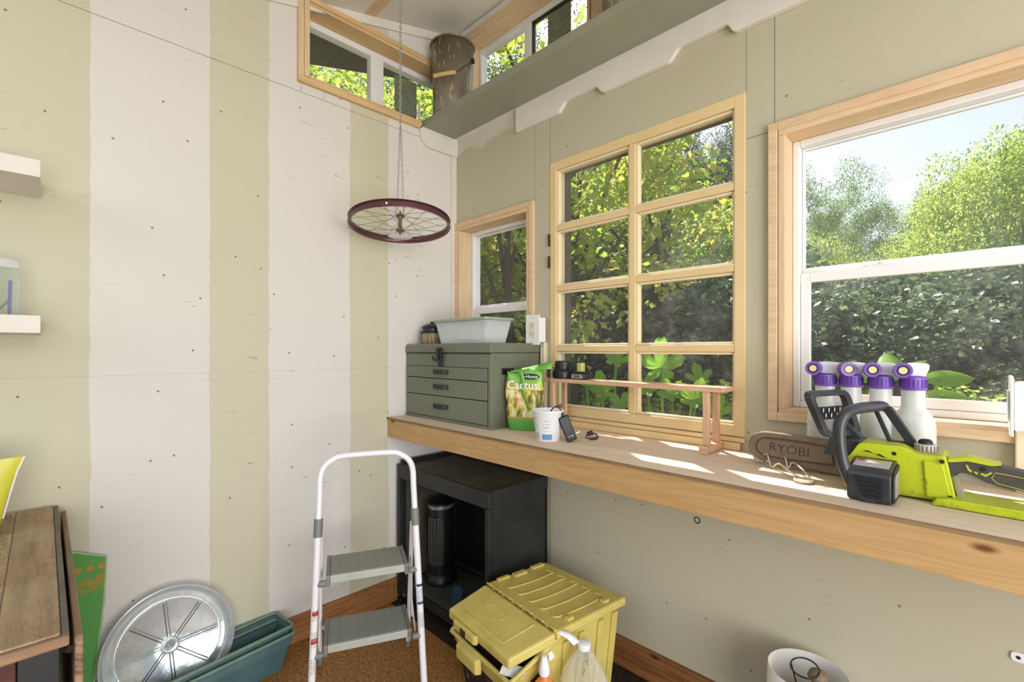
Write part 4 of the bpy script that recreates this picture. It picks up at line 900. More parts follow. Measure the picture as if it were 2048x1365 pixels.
# body: open shell with thickness
tops = [inset(BL,.90,.335),inset(BR,.90,.335),inset(HR,.93,.325),inset(FR,.965,.225),inset(FL,.965,.225),inset(HL,.93,.325)]
bots = [inset(BL,.80,.001),inset(BR,.80,.001),inset(HR,.80,.001),inset(FR,.66,.001),inset(FL,.66,.001),inset(HL,.80,.001)]
b = MB(); b.add(tops+bots, [(i,(i+1)%6,6+(i+1)%6,6+i) for i in range(6)]+[(6,7,8,9,10,11)]); b.build('bin_body', M['yel'], bn, solid=.005, bevel=.006)
b = MB()
for q0,q1 in ((2,3),(3,4),(4,5)): b.tube([tops[q0]+V((0,0,.0)), tops[q1]], .008, 8)
b.build('body_rim', M['yel'], bn, smooth=60)
# ribs on the right side of the body
b = MB()
for t_ in (.06,.30,.62,.86):
    a = tops[1].lerp(tops[2], t_); c_ = bots[1].lerp(bots[2], t_); e1 = (tops[2]-tops[1]).normalized(); nrm = V((e1.y,-e1.x,0)); nrm = nrm if nrm.x > 0 else -nrm
    wv = .014; b.hexa([c_-e1*wv-nrm*.002, c_+e1*wv-nrm*.002, c_+e1*wv+nrm*.009, c_-e1*wv+nrm*.009, a-e1*wv-nrm*.002+V((0,0,-.02)), a+e1*wv-nrm*.002+V((0,0,-.02)), a+e1*wv+nrm*.009+V((0,0,-.02)), a-e1*wv+nrm*.009+V((0,0,-.02))])
b.build('side_rib', M['yel'], bn, bevel=.003)
def lidslab(b, q, t, skirt):           # q = 4 top corners ccw
    c_ = sum(q, V((0,0,0)))/4; lo = [p-V((0,0,skirt)) for p in q]; b.hexa([*lo, *q])
b = MB(); lidslab(b, [BL,HL,HR,BR], 0, .030); o1 = b.build('rear_lid', M['yel'], bn, bevel=.008)
b = MB(); g1 = HL+(FL-HL)*.03; g2 = HR+(FR-HR)*.03; lidslab(b, [g1+V((0,0,-.002)),FL,FR,g2+V((0,0,-.002))], 0, .034); 
m_ = FL.lerp(FR,.34); dd = (FR-FL).normalized(); out = V((dd.y,-dd.x,0)); out = out if out.y < 0 else -out
b.hexa([m_-dd*.075+out*.0-V((0,0,.040)), m_+dd*.075-V((0,0,.040)), m_+dd*.065+out*.016-V((0,0,.040)), m_-dd*.065+out*.016-V((0,0,.040)), m_-dd*.075-V((0,0,.006)), m_+dd*.075-V((0,0,.006)), m_+dd*.065+out*.016-V((0,0,.008)), m_-dd*.065+out*.016-V((0,0,.008))][:4][::-1]+[m_-dd*.075-V((0,0,.006)), m_+dd*.075-V((0,0,.006)), m_+dd*.065+out*.016-V((0,0,.008)), m_-dd*.065+out*.016-V((0,0,.008))][::-1])
o2 = b.build('front_lid', M['yel'], bn, bevel=.007)
b = MB(); q = m_+out*.0165-V((0,0,.022)); b.hexa([q-dd*.016-V((0,0,.012)), q+dd*.016-V((0,0,.012)), q+dd*.016+out*.001-V((0,0,.012)), q-dd*.016+out*.001-V((0,0,.012)), q-dd*.016+V((0,0,.008)), q+dd*.016+V((0,0,.008)), q+dd*.016+out*.001+V((0,0,.008)), q-dd*.016+out*.001+V((0,0,.008))]); b.build('latch_slot', M['yeld'], o2)
# body latch catch below
b = MB(); q = tops[4].lerp(tops[3], .36)+V((0,0,-.012)); b.hexa([q-dd*.07+V((0,0,-.045)), q-dd*.06+out*.02+V((0,0,-.045)), q+dd*.06+out*.02+V((0,0,-.045)), q+dd*.07+V((0,0,-.045)), q-dd*.07+V((0,0,.012)), q-dd*.06+out*.022+V((0,0,.0)), q+dd*.06+out*.022+V((0,0,.0)), q+dd*.07+V((0,0,.012))]); b.build('latch_catch', M['yel'], bn, bevel=.004)
# hinge knuckles
b = MB(); hd_ = (HR-HL)
for k in range(13):
    if k % 2: continue
    p0 = HL+hd_*(.02+k*.075); b.tube([p0+V((0,0,.001)), p0+hd_*.06+V((0,0,.001))], .0045, 8)
b.build('hinge', M['yel'], bn, smooth=60)
b = MB()
for k in range(13):
    p0 = HL+hd_*(.015+k*.075)+V((-.002,-.007,.0006)); b.tube([p0, p0+hd_*(.055 if k % 2 == 0 else .03)], .0016, 5)
b.build('hinge_gap', M['yeld'], bn)
# raised ribs on the rear lid and frame line on the front lid
def onlid(A,B_,C_,D_,u,v,h=.0012): return A.lerp(B_,u).lerp(D_.lerp(C_,u),v)+V((0,0,h))
b = MB()
for k in range(5):
    u0 = .16+.155*k; pts_ = [onlid(BL,BR,HR,HL,u0+.0,.18), onlid(BL,BR,HR,HL,u0+.075,.16), onlid(BL,BR,HR,HL,u0+.085,.22), onlid(BL,BR,HR,HL,u0+.095,.5), onlid(BL,BR,HR,HL,u0+.075,.80), onlid(BL,BR,HR,HL,u0+.045,.86), onlid(BL,BR,HR,HL,u0+.0,.82)]
    b.tube(smoothpath(pts_,4), .0026, 6)
b.build('lid_rib', M['yel'], o1, smooth=60)
b = MB()
for u0,u1,v0,v1 in ((.02,.07,.10,.30),(.03,.09,.42,.62),(.02,.06,.68,.86),(.90,.95,.72,.80),(.90,.95,.20,.28)):
    q = [onlid(BL,BR,HR,HL,u0,v0,0),onlid(BL,BR,HR,HL,u0,v1,0),onlid(BL,BR,HR,HL,u1,v1,0),onlid(BL,BR,HR,HL,u1,v0,0)]
    b = MB(); b.hexa([p+V((0,0,-.003)) for p in q]+[p+V((0,0,.009)) for p in q]); b.build('lid_block', M['yel'], o1, bevel=.002)
b = MB(); q = [onlid(HL,HR,FR,FL,.13,.82,.0),onlid(HL,HR,FR,FL,.80,.82,0),onlid(HL,HR,FR,FL,.80,.16,0)]
b.tube([p+V((0,0,.0002)) for p in q], .0018, 6); 
b.tube([onlid(HL,HR,FR,FL,.42+.13*math.cos(a),.42+.16*math.sin(a),.0) for a in [2*PI*k/24 for k in range(24)]], .0010, 5, closed=True)
b.build('lid_panel_line', M['yel'], o2, smooth=60)
# printed lettering on the right side
e1 = (tops[2]-tops[1]).normalized(); nrm = V((e1.y,-e1.x,0)); nrm = nrm if nrm.x > 0 else -nrm
pc = tops[1].lerp(tops[2], .56)*.55+bots[1].lerp(bots[2], .56)*.45; up_ = (tops[1]-bots[1]).normalized()
right_ = -e1
text('THE\nCITY\nOF', 'bin_lettering', .030, frame(pc+nrm*.0035, right_, up_, nrm), M['black'], bn, .0004, .0006)
M['foil'] = plain('crumpled_white_wrapper', (216,214,210), .35, var=.2, scale=80)
b = MB(); q = tops[3]+V((-.02,.02,.014)); n = 6
vs = [(q.x+.025*i-.03+random.uniform(-.003,.003), q.y-.018+.012*j+.010*i+random.uniform(-.003,.003), q.z-.006+.012*j+random.uniform(-.004,.004)) for j in range(3) for i in range(n-2)]
b.add(vs, [(j*4+i, j*4+i+1, (j+1)*4+i+1, (j+1)*4+i) for j in range(2) for i in range(3)])
tag(b.build('crumpled_wrapper', M['foil'], solid=.001), 'crumpled white wrapper poking out under the front lid of the yellow bin', 'wrapper')
b = MB(); b.hexa([inset(FL,.80,.03),inset(FR,.80,.03),inset(HR,.80,.03),inset(HL,.80,.03),inset(FL,.90,.20),inset(FR,.90,.21),inset(HR,.85,.24),inset(HL,.85,.24)])
s = N('dark_litter', .8); f = s.vor(s.map(), 40); s.l.new(f.outputs[1], s.n.new('ShaderNodeSeparateColor').inputs[0]); s.col(s.ramp(s.noise(s.map(), 30, 3), [(.4,srgb(26,20,22)),(.6,srgb(90,40,40)),(.72,srgb(140,130,120))], 'CONSTANT'))
o = b.build('recyclables', s.m); tag(o, 'dark heap of recyclables inside the yellow bin', 'recyclables', kind='stuff')

# ------------------------------------------------------------------ clear jug and soap bottle
M['pet'] = clear_mat('clear_pet_plastic', (.93,.93,.88), .10, .08)
jg = thing('plastic_jug', 'large clear ribbed plastic jug with white cap beside the yellow bin', 'jug', (1.197,-.430,.0))
b = MB(); n = 48
prof = [(.066,.001),(.074,.012),(.076,.04),(.076,.17),(.074,.20),(.066,.232),(.050,.262),(.032,.290),(.021,.304),(.0185,.312)]
vs = []
for r,z in prof:
    for k in range(n):
        rr = r*(1+(.035*math.cos(k*2*PI*12/n) if .2 <= z < .30 else 0)); vs.append((1.197+rr*math.cos(2*PI*k/n), -.430+rr*math.sin(2*PI*k/n), z))
b.add(vs, [(i*n+k, i*n+(k+1)%n, (i+1)*n+(k+1)%n, (i+1)*n+k) for i in range(len(prof)-1) for k in range(n)]+[list(range(n))[::-1]]); b.build('jug_body', M['pet'], jg, smooth=60)
b = MB()
for k in range(12):
    a = 2*PI*(k+.5)/12; b.tube([(1.197+r*1.0*math.cos(a), -.430+r*1.0*math.sin(a), z) for r,z in prof[4:9]], .0009, 5)
b.build('jug_rib', M['pet'], jg)
b = MB(); b.lathe([(.0205,0),(.0215,.002),(.0215,.018),(.019,.020)], 28, (1.197,-.430,.313)); b.build('jug_cap', M['whitep'], jg, smooth=50)
M['ivory'] = plain('ivory_residue', (226,212,184), .5, var=.05)
b = MB(); b.lathe([(.064,.004),(.0735,.02),(.0740,.11),(.070,.118)], 32, (1.197,-.430,.001)); b.build('jug_contents', M['ivory'], jg, smooth=50)
b = MB(); fl = []
pp = [(1.183,-.452,.330),(1.158,-.462,.348),(1.122,-.475,.352),(1.105,-.483,.325),(1.107,-.485,.285),(1.112,-.487,.262)]
for p in smoothpath(pp,4): fl += [p+V((-.002,-.010,-.003)), p+V((.005,.011,.004))]
b.add(fl, [(2*i,2*i+2,2*i+3,2*i+1) for i in range(len(fl)//2-1)]); b.build('jug_handle_strap', M['whitep'], jg, solid=.0015, smooth=60)
so = thing('soap_bottle', 'small pump bottle of orange soap with white cap before the yellow bin', 'soap bottle', (1.128,-.540,0))
M['orange'] = clear_mat('orange_soap', (.88,.30,.07), .65, .1)
b = MB(); b.lathe([(.028,.0012),(.032,.006),(.033,.20),(.030,.222),(.018,.236),(.012,.243),(.012,.250)], 30, (1.128,-.540,0)); b.build('bottle_body', M['orange'], so, smooth=60)
b = MB(); b.lathe([(.0155,.2502),(.0165,.252),(.0165,.272),(.013,.284),(.010,.298),(.0085,.306),(.003,.308)], 26, (1.128,-.540,0)); b.build('pump_cap', M['whitep'], so, smooth=50)

# ------------------------------------------------------------------ planters, ribbed tray, rug
M['teal'] = plain('weathered_teal_plastic', (74,108,112), .55, var=.15, scale=12)
M['tealrim'] = plain('faded_teal_rim', (116,142,128), .55, var=.12, scale=20)
def planter(loc, rz, L, z0, h, lab, nm='window_planter'):
    t = thing(nm, lab, 'planter', loc, rz, 'stacked teal window planters'); m0 = W[t.name]
    b = MB(); b.M = m0
    def rr(wx, ly, z): return [(x,y,z) for x,y in rounded([(-wx,-ly),(wx,-ly),(wx,ly),(-wx,ly)], .018, 4)]
    lv = [rr(.046,L/2-.035,z0), rr(.062,L/2-.014,z0+h*.62), rr(.066,L/2-.010,z0+h*.63), rr(.070,L/2-.004,z0+h-.012)]
    n = len(lv[0]); b.add([p for l in lv for p in l], [(i*n+k, i*n+(k+1)%n, (i+1)*n+(k+1)%n, (i+1)*n+k) for i in range(3) for k in range(n)]+[list(range(n))[::-1]])
    b.build('planter_body', M['teal'], t, solid=.003, smooth=35)
    b = MB(); b.M = m0; b.tube(rr(.074,L/2,z0+h-.006), .0065, 8, closed=True); b.build('planter_rim', M['tealrim'], t, smooth=60)
PC = (.118,-1.235,0); L_ = .60; ang_ = math.radians(7.5)
planter((PC[0]+.014,PC[1]+.0,0), ang_-.012, L_, .0015, .142, 'outer teal plastic window planter on the floor, holding the inner one')
planter((PC[0],PC[1],0), ang_, L_-.004, .022, .142, 'inner teal plastic window planter nested in the outer one behind the tray')
s = N('clear_ribbed_tray', .12); n = s.n; l = s.l
trn = n.new('ShaderNodeBsdfTransparent'); trn.inputs[0].default_value = (.92,.96,.97,1); s.b.inputs['Base Color'].default_value = (.92,.96,.98,1); s.b.inputs['Metallic'].default_value = .45; s.b.inputs['Roughness'].default_value = .12
mx = n.new('ShaderNodeMixShader'); lw = n.new('ShaderNodeLayerWeight'); lw.inputs[0].default_value = .5; f = s.noise(s.map(), 14, 4)
l.new(s.math('MINIMUM', s.math('ADD', s.math('MULTIPLY', lw.outputs['Facing'], .8), s.math('MULTIPLY', f, .75)), 1), mx.inputs[0]); l.new(trn.outputs[0], mx.inputs[1]); l.new(s.b.outputs[0], mx.inputs[2]); l.new(mx.outputs[0], n['Material Output'].inputs[0]); s.bump(f, .4, .003); M['tray'] = s.m
tr = thing('plant_saucer', 'large round clear ribbed plastic saucer leaning on the striped wall in the planter', 'saucer', (.07,-1.325,.03))
R_ = .192; tc_ = V((.066,-1.318,.215)); tup = V((-.045,.01,.19)).normalized(); tside = V((0,-1,.0)); tn = tside.cross(tup).normalized()
if tn.x < 0: tn = -tn

mt = frame(tc_, tup.cross(tn), tup, tn)
b = MB(); b.M = mt; b.lathe([(.002,.004),(.022,.004),(.026,.0),(.140,.0),(.146,.004),(.152,.004),(.156,.0),(.168,.002),(.182,.026),(.190,.030),(R_,.028)], 72, cap=False); b.build('saucer_body', M['tray'], tr, solid=.0012, smooth=45)
b = MB(); b.M = mt
for k in range(8):
    a = 2*PI*k/8+.12
    for off in (-.0045,.0045):
        px_, py_ = -math.sin(a)*off, math.cos(a)*off; b.tube([(px_+.026*math.cos(a),py_+.026*math.sin(a),.0012),(px_+.142*math.cos(a),py_+.142*math.sin(a),.0012)], .0017, 6)

b.build('saucer_rib', plain('frosted_rib', (120,128,132), .2, .6, var=.05), tr, smooth=60)
b = MB(); b.M = mt
for r in (.026,.146,.1535,R_): b.tube([(r*math.cos(a),r*math.sin(a),.003 if r < .19 else .028) for a in [2*PI*k/64 for k in range(64)]], .0020 if r < .19 else .0032, 6, closed=True)
b.build('saucer_ring', plain('frosted_ring', (196,204,208), .2, .4, var=.05), tr, smooth=60)
s = N('green_woven_mat', .9); x_,y_,z_ = s.sep(); wv = s.math('MULTIPLY', s.math('ADD', s.math('SINE', s.math('MULTIPLY', z_, 2400)), s.math('SINE', s.math('MULTIPLY', y_, 2400))), .25)
yy = s.math('MODULO', s.math('ADD', y_, 3.0), .030); dd_ = s.math('SQRT', s.math('ADD', s.math('POWER', s.math('SUBTRACT', yy, .015), 2), s.math('POWER', s.math('SUBTRACT', z_, .535), 2)))
dots = s.math('LESS_THAN', dd_, .0095); f = s.noise(s.map((60,60,60)), 1, 2)
patch = s.math('MULTIPLY', s.math('COMPARE', z_, .485, .026), s.math('GREATER_THAN', s.math('ADD', f, s.math('MULTIPLY', s.math('SINE', s.math('MULTIPLY', z_, 900)), .12)), .52)); mk = s.math('MAXIMUM', dots, patch)
c = s.mix(s.math('MULTIPLY', mk, .85), srgb(104,172,92), srgb(224,140,52)); s.col(s.mix(s.math('ADD', wv, .25), c, srgb(60,116,58))); M['mat'] = s.m
rg = thing('woven_mat', 'green woven mat with orange dots leaning between the old table and the wall', 'mat', (.03,-1.54,0))
pts_ = [(-1.61,.603),(-1.56,.595),(-1.484,.560),(-1.492,.42),(-1.508,.26),(-1.535,.002),(-1.61,.002)]
b = MB()
def lean(y,z): return (.060-.085*z, y, z)
n = len(pts_); b.add([lean(*p) for p in pts_]+[(lean(*p)[0]+.006,p[0],p[1]) for p in pts_], [list(range(n)), list(range(n,2*n))[::-1]]+[(i,(i+1)%n,n+(i+1)%n,n+i)[::-1] for i in range(n)]); b.build('mat_weave', M['mat'], rg)
b = MB(); b.tube([V(lean(*p))+V((.003,0,0)) for p in pts_[:6]], .0035, 6); b.build('mat_binding', plain('pale_green_binding', (176,206,160), .8), rg, smooth=60)

# ------------------------------------------------------------------ old drop leaf table at the left
s = N('worn_oak_top', .5); n1 = s.noise(s.map((2.2,9,9)), 1.6, 4, .5, 2.2); rg_ = s.math('SINE', s.math('MULTIPLY', n1, 70)); n2 = s.noise(s.map((3,40,40)), 1, 5, .6); n3 = s.noise(s.map(), 3, 4, .6)
x_,y_,z_ = s.sep()
lf_ = s.math('LESS_THAN', y_, 0); c = s.ramp(s.math('ADD', s.math('MULTIPLY', rg_, s.math('ADD', .05, s.math('MULTIPLY', lf_, .17))), s.math('MULTIPLY', n2, .9)), [(.18,srgb(104,78,50)),(.5,srgb(162,132,96)),(.85,srgb(190,164,130))])
c = s.mix(s.math('MULTIPLY', s.ramp(n3, [(.42,B0),(.7,W1)]), .5), c, srgb(196,176,148)); c = s.mix(s.math('MULTIPLY', s.math('COMPARE', y_, -.0, .0012), .8), c, srgb(50,36,24)); s.col(c); s.bump(n2, .15, .001); M['oak'] = s.m
M['oaked'] = wood('worn_oak_edge', (176,140,104), (112,82,58), 'y', 40, .6); M['oakx'] = wood('worn_oak_leaf', (168,136,108), (96,72,54), 'x', 34, .6)
M['mahog'] = wood('dark_red_apron', (96,48,36), (58,28,22), 'y', 20, .35); M['greydirt'] = plain('grey_worn_bevel', (112,104,92), .7, var=.3, scale=60)
tt = thing('drop_leaf_table', 'old worn oak drop leaf table along the striped wall', 'table', (.5,-1.69,0))
MB().box(.012,.955,-2.30,-1.611,.742,.760).build('table_top', M['oak'], tt, bevel=.003)
MB().box(.014,.958,-1.6105,-1.600,.738,.758).build('top_bevel', M['greydirt'], tt, bevel=.002)
MB().box(.9555,.966,-2.30,-1.600,.738,.7565).build('end_moulding', M['oaked'], tt, bevel=.003)
MB().prism(rounded([(.04,.744),(.950,.744),(.960,.732),(.960,.20),(.04,.20)], [.004,.004,.004,.02,.02], 3), 'y', -1.594, -1.582).build('drop_leaf', M['oakx'], tt, bevel=.003)
MB().box(.880,.898,-2.28,-1.66,.32,.7415).build('apron', M['mahog'], tt, bevel=.002)
MB().box(.06,.880,-1.680,-1.662,.30,.7415).build('apron', M['mahog'], tt, bevel=.002)
MB().box(.9155,.925,-2.28,-1.665,.30,.7415).build('front_panel', M['mahog'], tt, bevel=.002)
MB().box(.9155,.923,-1.664,-1.612,.30,.7415).build('front_stile', M['dark'], tt, bevel=.001)
for xx in (.08,.86): 
    for yy in (-1.70,-2.24): MB().prism([(xx-.022+0,yy-.022),(xx+.022,yy-.022),(xx+.022,yy+.022),(xx-.022,yy+.022)],'z',.001,.6195).build('table_leg', M['mahog'], tt, bevel=.004)
b = MB(); b.tube([(.955,-1.606,.731),(.966,-1.600,.731)], .006, 10); b.build('hinge_pin', M['dark'], tt)
# yellow snack pouch on the table
M['lemon'] = plain('glossy_lemon_pouch', (216,210,72), .25, var=.12, scale=8)
pc_ = thing('yellow_pouch', 'glossy yellow pouch standing on the old oak table', 'pouch', (.30,-1.80,.760))
b = MB(); n = 20; lv = []
for z,hw,hd,off in ((.7608,.085,.040,0),(.80,.092,.042,.0),(.86,.100,.030,.004),(.92,.108,.014,.010),(.955,.114,.003,.018)):
    lv.append([(.235-off*.4+hd*math.sin(2*PI*k/n), -1.802+off+hw*math.cos(2*PI*k/n), z+(.0 if z < .95 else .004*math.cos(2*PI*k/n))) for k in range(n)])
b.add([p for l_ in lv for p in l_], [(i*n+k, i*n+(k+1)%n, (i+1)*n+(k+1)%n, (i+1)*n+k)[::-1] for i in range(4) for k in range(n)]+[list(range(n))]); b.build('pouch_body', M['lemon'], pc_, smooth=60)
b = MB(); b.tube([V(l_[0])+V((0,.001,0)) for l_ in lv[1:]], .0025, 6); b.build('pouch_seam', M['whitep'], pc_, smooth=60)

# ------------------------------------------------------------------ glass jar on the lower white shelf
jr = thing('glass_jar', 'clear screw top jar with white label and pens on the lower white shelf', 'jar', (.13,-1.715,1.344))
M['jarglass'] = clear_mat('clear_jar_glass', (.88,.92,.88), .12, .05); jc = (.13,-1.722,1.3445)
b = MB(); b.lathe([(.040,.0005),(.045,.005),(.045,.115),(.040,.132),(.038,.136)], 36, jc); b.build('jar_body', M['jarglass'], jr, smooth=50)
b = MB(); b.lathe([(.0405,.1365),(.042,.139),(.042,.158),(.039,.161)], 36, jc); b.build('jar_lid', M['tub'], jr, smooth=50)
b = MB(); n = 16; vs = [(jc[0]+.0454*math.cos(a), jc[1]+.0454*math.sin(a), jc[2]+z) for z in (.032,.105) for a in [math.radians(-95+i*5.5) for i in range(n)]]
b.add(vs, [(i,i+1,n+i+1,n+i) for i in range(n-1)]); b.build('jar_label', M['stk1'], jr, solid=.0004)
def rot_text(a, z): a = math.radians(a); nx, ny = math.cos(a), math.sin(a); return frame((jc[0]+.0462*nx, jc[1]+.0462*ny, jc[2]+z), (0,0,-1), (-ny,nx,0) , (nx,ny,0))
text('Nutrition\nFacts', 'label_lettering', .012, rot_text(-30,.072), M['black'], jr, .0002, .0003)
b = MB(); b.tube([(jc[0]+.028,jc[1]+.022,jc[2]+.006),(jc[0]+.030,jc[1]+.024,jc[2]+.10)], .004, 8); b.build('pen', M['purple'], jr)
b = MB()
for k in range(4): b.tube([(jc[0]-.03+.012*k,jc[1]-.01,jc[2]+.006),(jc[0]+.01+.006*k,jc[1]+.02,jc[2]+.045)], .0025, 6)
b.build('stationery', M['trig'], jr)

# ------------------------------------------------------------------ hanging bicycle wheel
M['rim'] = plain('dark_maroon_rim', (104,66,74), .3, .45, var=.1); M['spoke'] = plain('dull_spoke', (120,112,98), .4, .6); M['hub'] = plain('rusty_hub', (136,116,88), .45, .6, var=.35, scale=90)
wc = V((.297,-.537,1.800)); toCam = V((2.082-wc.x,-1.632-wc.y,0)).normalized(); al = math.radians(6.5)
wn_ = (V((0,0,1))*math.cos(al)-toCam*math.sin(al)).normalized(); wx_ = V((-toCam.y,toCam.x,0)).normalized(); wy_ = wn_.cross(wx_)
mw = frame(wc, wx_, wy_, wn_)
wh = thing('bicycle_wheel', 'bare maroon bicycle wheel hanging flat from a chain in the corner', 'bicycle wheel', tuple(wc))
RR = .2155
prof = [(RR-.014,-.006),(RR-.010,-.013),(RR,-.0155),(RR+.001,-.0135),(RR-.007,-.010),(RR-.008,.010),(RR+.001,.0135),(RR,.0155),(RR-.010,.013),(RR-.014,.006)]
b = MB(); b.M = mw; n = 96; vs = [(r*math.cos(2*PI*k/n), r*math.sin(2*PI*k/n), z) for r,z in prof for k in range(n)]; m = len(prof)
b.add(vs, [(i*n+k, i*n+(k+1)%n, ((i+1)%m)*n+(k+1)%n, ((i+1)%m)*n+k) for i in range(m) for k in range(n)]); b.build('wheel_rim', M['rim'], wh, smooth=40)
b = MB(); b.M = mw; b.lathe([(.0045,-.052),(.0045,-.040),(.012,-.040),(.019,-.034),(.019,-.030),(.010,-.028),(.0075,-.012),(.0075,.012),(.010,.028),(.019,.030),(.019,.034),(.012,.040),(.0045,.040),(.0045,.054)], 24); b.build('wheel_hub', M['hub'], wh, smooth=35)
for side in (-1,1):
    for k in range(14):
        a0 = 2*PI*k/14+(.11 if side > 0 else .33); a1 = a0+(1.15 if k%2 else -1.15)
        b = MB(); b.M = mw; b.tube([(.018*math.cos(a1),.018*math.sin(a1),side*.032),((RR-.013)*math.cos(a0),(RR-.013)*math.sin(a0),side*.002)], .0009, 5); b.build('spoke', M['spoke'], wh)
b = MB(); b.M = mw; a = -PI/2-.25; b.tube([((RR-.006)*math.cos(a-.0),(RR-.006)*math.sin(a),0),((RR-.0105)*math.cos(a),(RR-.0105)*math.sin(a),0)], .0045, 12); b.build('valve_hole', M['whitep'], wh)
b = MB(); b.M = mw; b.prism(rounded([(-.055,.07),(-.03,.055),(.0,.068),(.03,.055),(.055,.07),(.035,.095),(-.02,.10)],.006,3),'z',-.040,-.034); b.build('plastic_reflector', M['tub'], wh, bevel=.002)
# chains: upper single chain to the ceiling, two short chains to the hub
M['chain'] = plain('zinc_chain', (178,176,168), .35, .45, var=.15, scale=80)
def chain(b, p, q, pitch=.0145, r=.0016, w_=.0042, hl=.0095):
    p, q = V(p), V(q); d = (q-p); n = max(2,int(d.length/pitch)); d.normalize(); u = d.orthogonal().normalized(); v = d.cross(u)
    for k in range(n):
        c_ = p+d*((k+.5)*(q-p).length/n); s_ = u if k%2 else v
        b.tube([c_+d*(hl*.55*(1 if abs(math.sin(a)) > 0 else 1)*math.sin(a))*1.0+d*(.0042*(1 if math.sin(a) > 0 else -1))+s_*(w_*math.cos(a)) for a in [2*PI*(i+.5)/8 for i in range(8)]], r, 5, closed=True)
J = wc+V((.002,0,.405)); zc_ = ZC(wc.y)
c1 = thing('hanging_chain', 'twisted zinc chain from the ceiling splitting into two above the bicycle wheel', 'chain', tuple(J))
b = MB(); chain(b, (J.x,J.y,zc_-.004), J); b.build('single_chain', M['chain'], c1)['kind'] = 'stuff'
for sgn in (-1,1):
    b = MB(); h_ = mw @ V((.014*sgn,-.004,.037)); chain(b, J+wx_*.002*sgn, h_+V((0,0,.006)), .013, .0013, .0036, .0085); b.build('lower_chain', M['chain'], c1)['kind'] = 'stuff'
b = MB(); b.tube([J+V((.006*math.cos(a),0,.008*math.sin(a))) for a in [2*PI*k/14 for k in range(14)]], .0016, 6, closed=True); b.build('split_ring', M['chain'], c1)

# ------------------------------------------------------------------ buckets on the high shelf
s = N('stained_zinc_bucket', .36, .4); f = s.noise(s.map((3,3,2)), 1.3, 3, .5); g = s.noise(s.map((60,60,16)), 1, 5, .75); h = s.noise(s.map(), 3, 2)
c = s.ramp(f, [(.35,srgb(118,106,88)),(.55,srgb(132,122,106)),(.75,srgb(150,146,138))]); c = s.mix(s.math('MULTIPLY', s.ramp(g, [(.575,B0),(.62,W1)]), .85), c, srgb(206,190,140)); s.col(c); M['bucket'] = s.m
def bucket(c_, lab, r0, r1, h, handle):
    t = thing('metal_bucket', lab, 'bucket', c_)
    b = MB(); b.lathe([(.0,.001),(r0,.001),(r0+.002,.004),(r1-.002,h-.008)], 48, c_, cap=False); b.build('bucket_body', M['bucket'], t, smooth=40, solid=.0015)
    b = MB(); b.tube([(c_[0]+r1*math.cos(a),c_[1]+r1*math.sin(a),c_[2]+h-.004) for a in [2*PI*k/56 for k in range(56)]], .0045, 8, closed=True); b.build('bucket_rim', M['bucket'], t, smooth=60); b = MB(); b.tube([(c_[0]+(r0+.002)*math.cos(a),c_[1]+(r0+.002)*math.sin(a),c_[2]+.0075) for a in [2*PI*k/56 for k in range(56)]], .0028, 6, closed=True); b.build('base_ring', M['bucket'], t, smooth=60)
    a = math.radians(-49); b = MB(); ra = r1*.985; x = c_[0]+ra*math.cos(a+.02); 
    if handle:
        e0 = math.radians(28); e1_ = e0+PI; zz = c_[2]+h*.76
        P0 = V((c_[0]+ra*math.cos(e0), c_[1]+ra*math.sin(e0), zz)); P1 = V((c_[0]+ra*math.cos(e1_), c_[1]+ra*math.sin(e1_), zz)); f_ = V((math.cos(a-.12),math.sin(a-.12),0)); cc = V(c_)
        G0 = cc+f_*(r1*1.10)+V((.040,.035,h*.46)); G1 = cc+f_*(r1*1.10)+V((-.040,-.035,h*.42))
        m0_ = cc+V((math.cos(a+.75),math.sin(a+.75),0))*(r1*1.06)+V((0,0,h*.60)); m1_ = cc+V((math.cos(a-.85),math.sin(a-.85),0))*(r1*1.10)+V((0,0,h*.52))
        b.tube(smoothpath([P0,m0_,G0,G1,m1_,P1],7), .0020, 6); b.build('bail_wire', M['dark'], t, smooth=60)
        b = MB(); b.tube(smoothpath([G0.lerp(G1,-.02),G0.lerp(G1,.3)+f_*.003,G0.lerp(G1,.7)+f_*.003,G1.lerp(G0,-.02)],5), .0098, 12); b.build('wooden_grip', plain('chewed_wood_grip', (206,178,116), .6, var=.15), t, smooth=50)
        for P_ in (P0,P1):
            b = MB(); b.lathe([(.010,-.010),(.012,0),(.010,.010)],12,tuple(P_)); b.build('handle_ear', M['dark'], t, smooth=50)
    return t
bucket((.128,-.121,2.4525), 'tall stained metal bucket with wooden bail grip in the shelf corner', .097, .1135, .375, True)
bucket((1.195,-.110,2.4525), 'metal bucket cut off by the frame on the middle of the high shelf', .108, .150, .33, False)

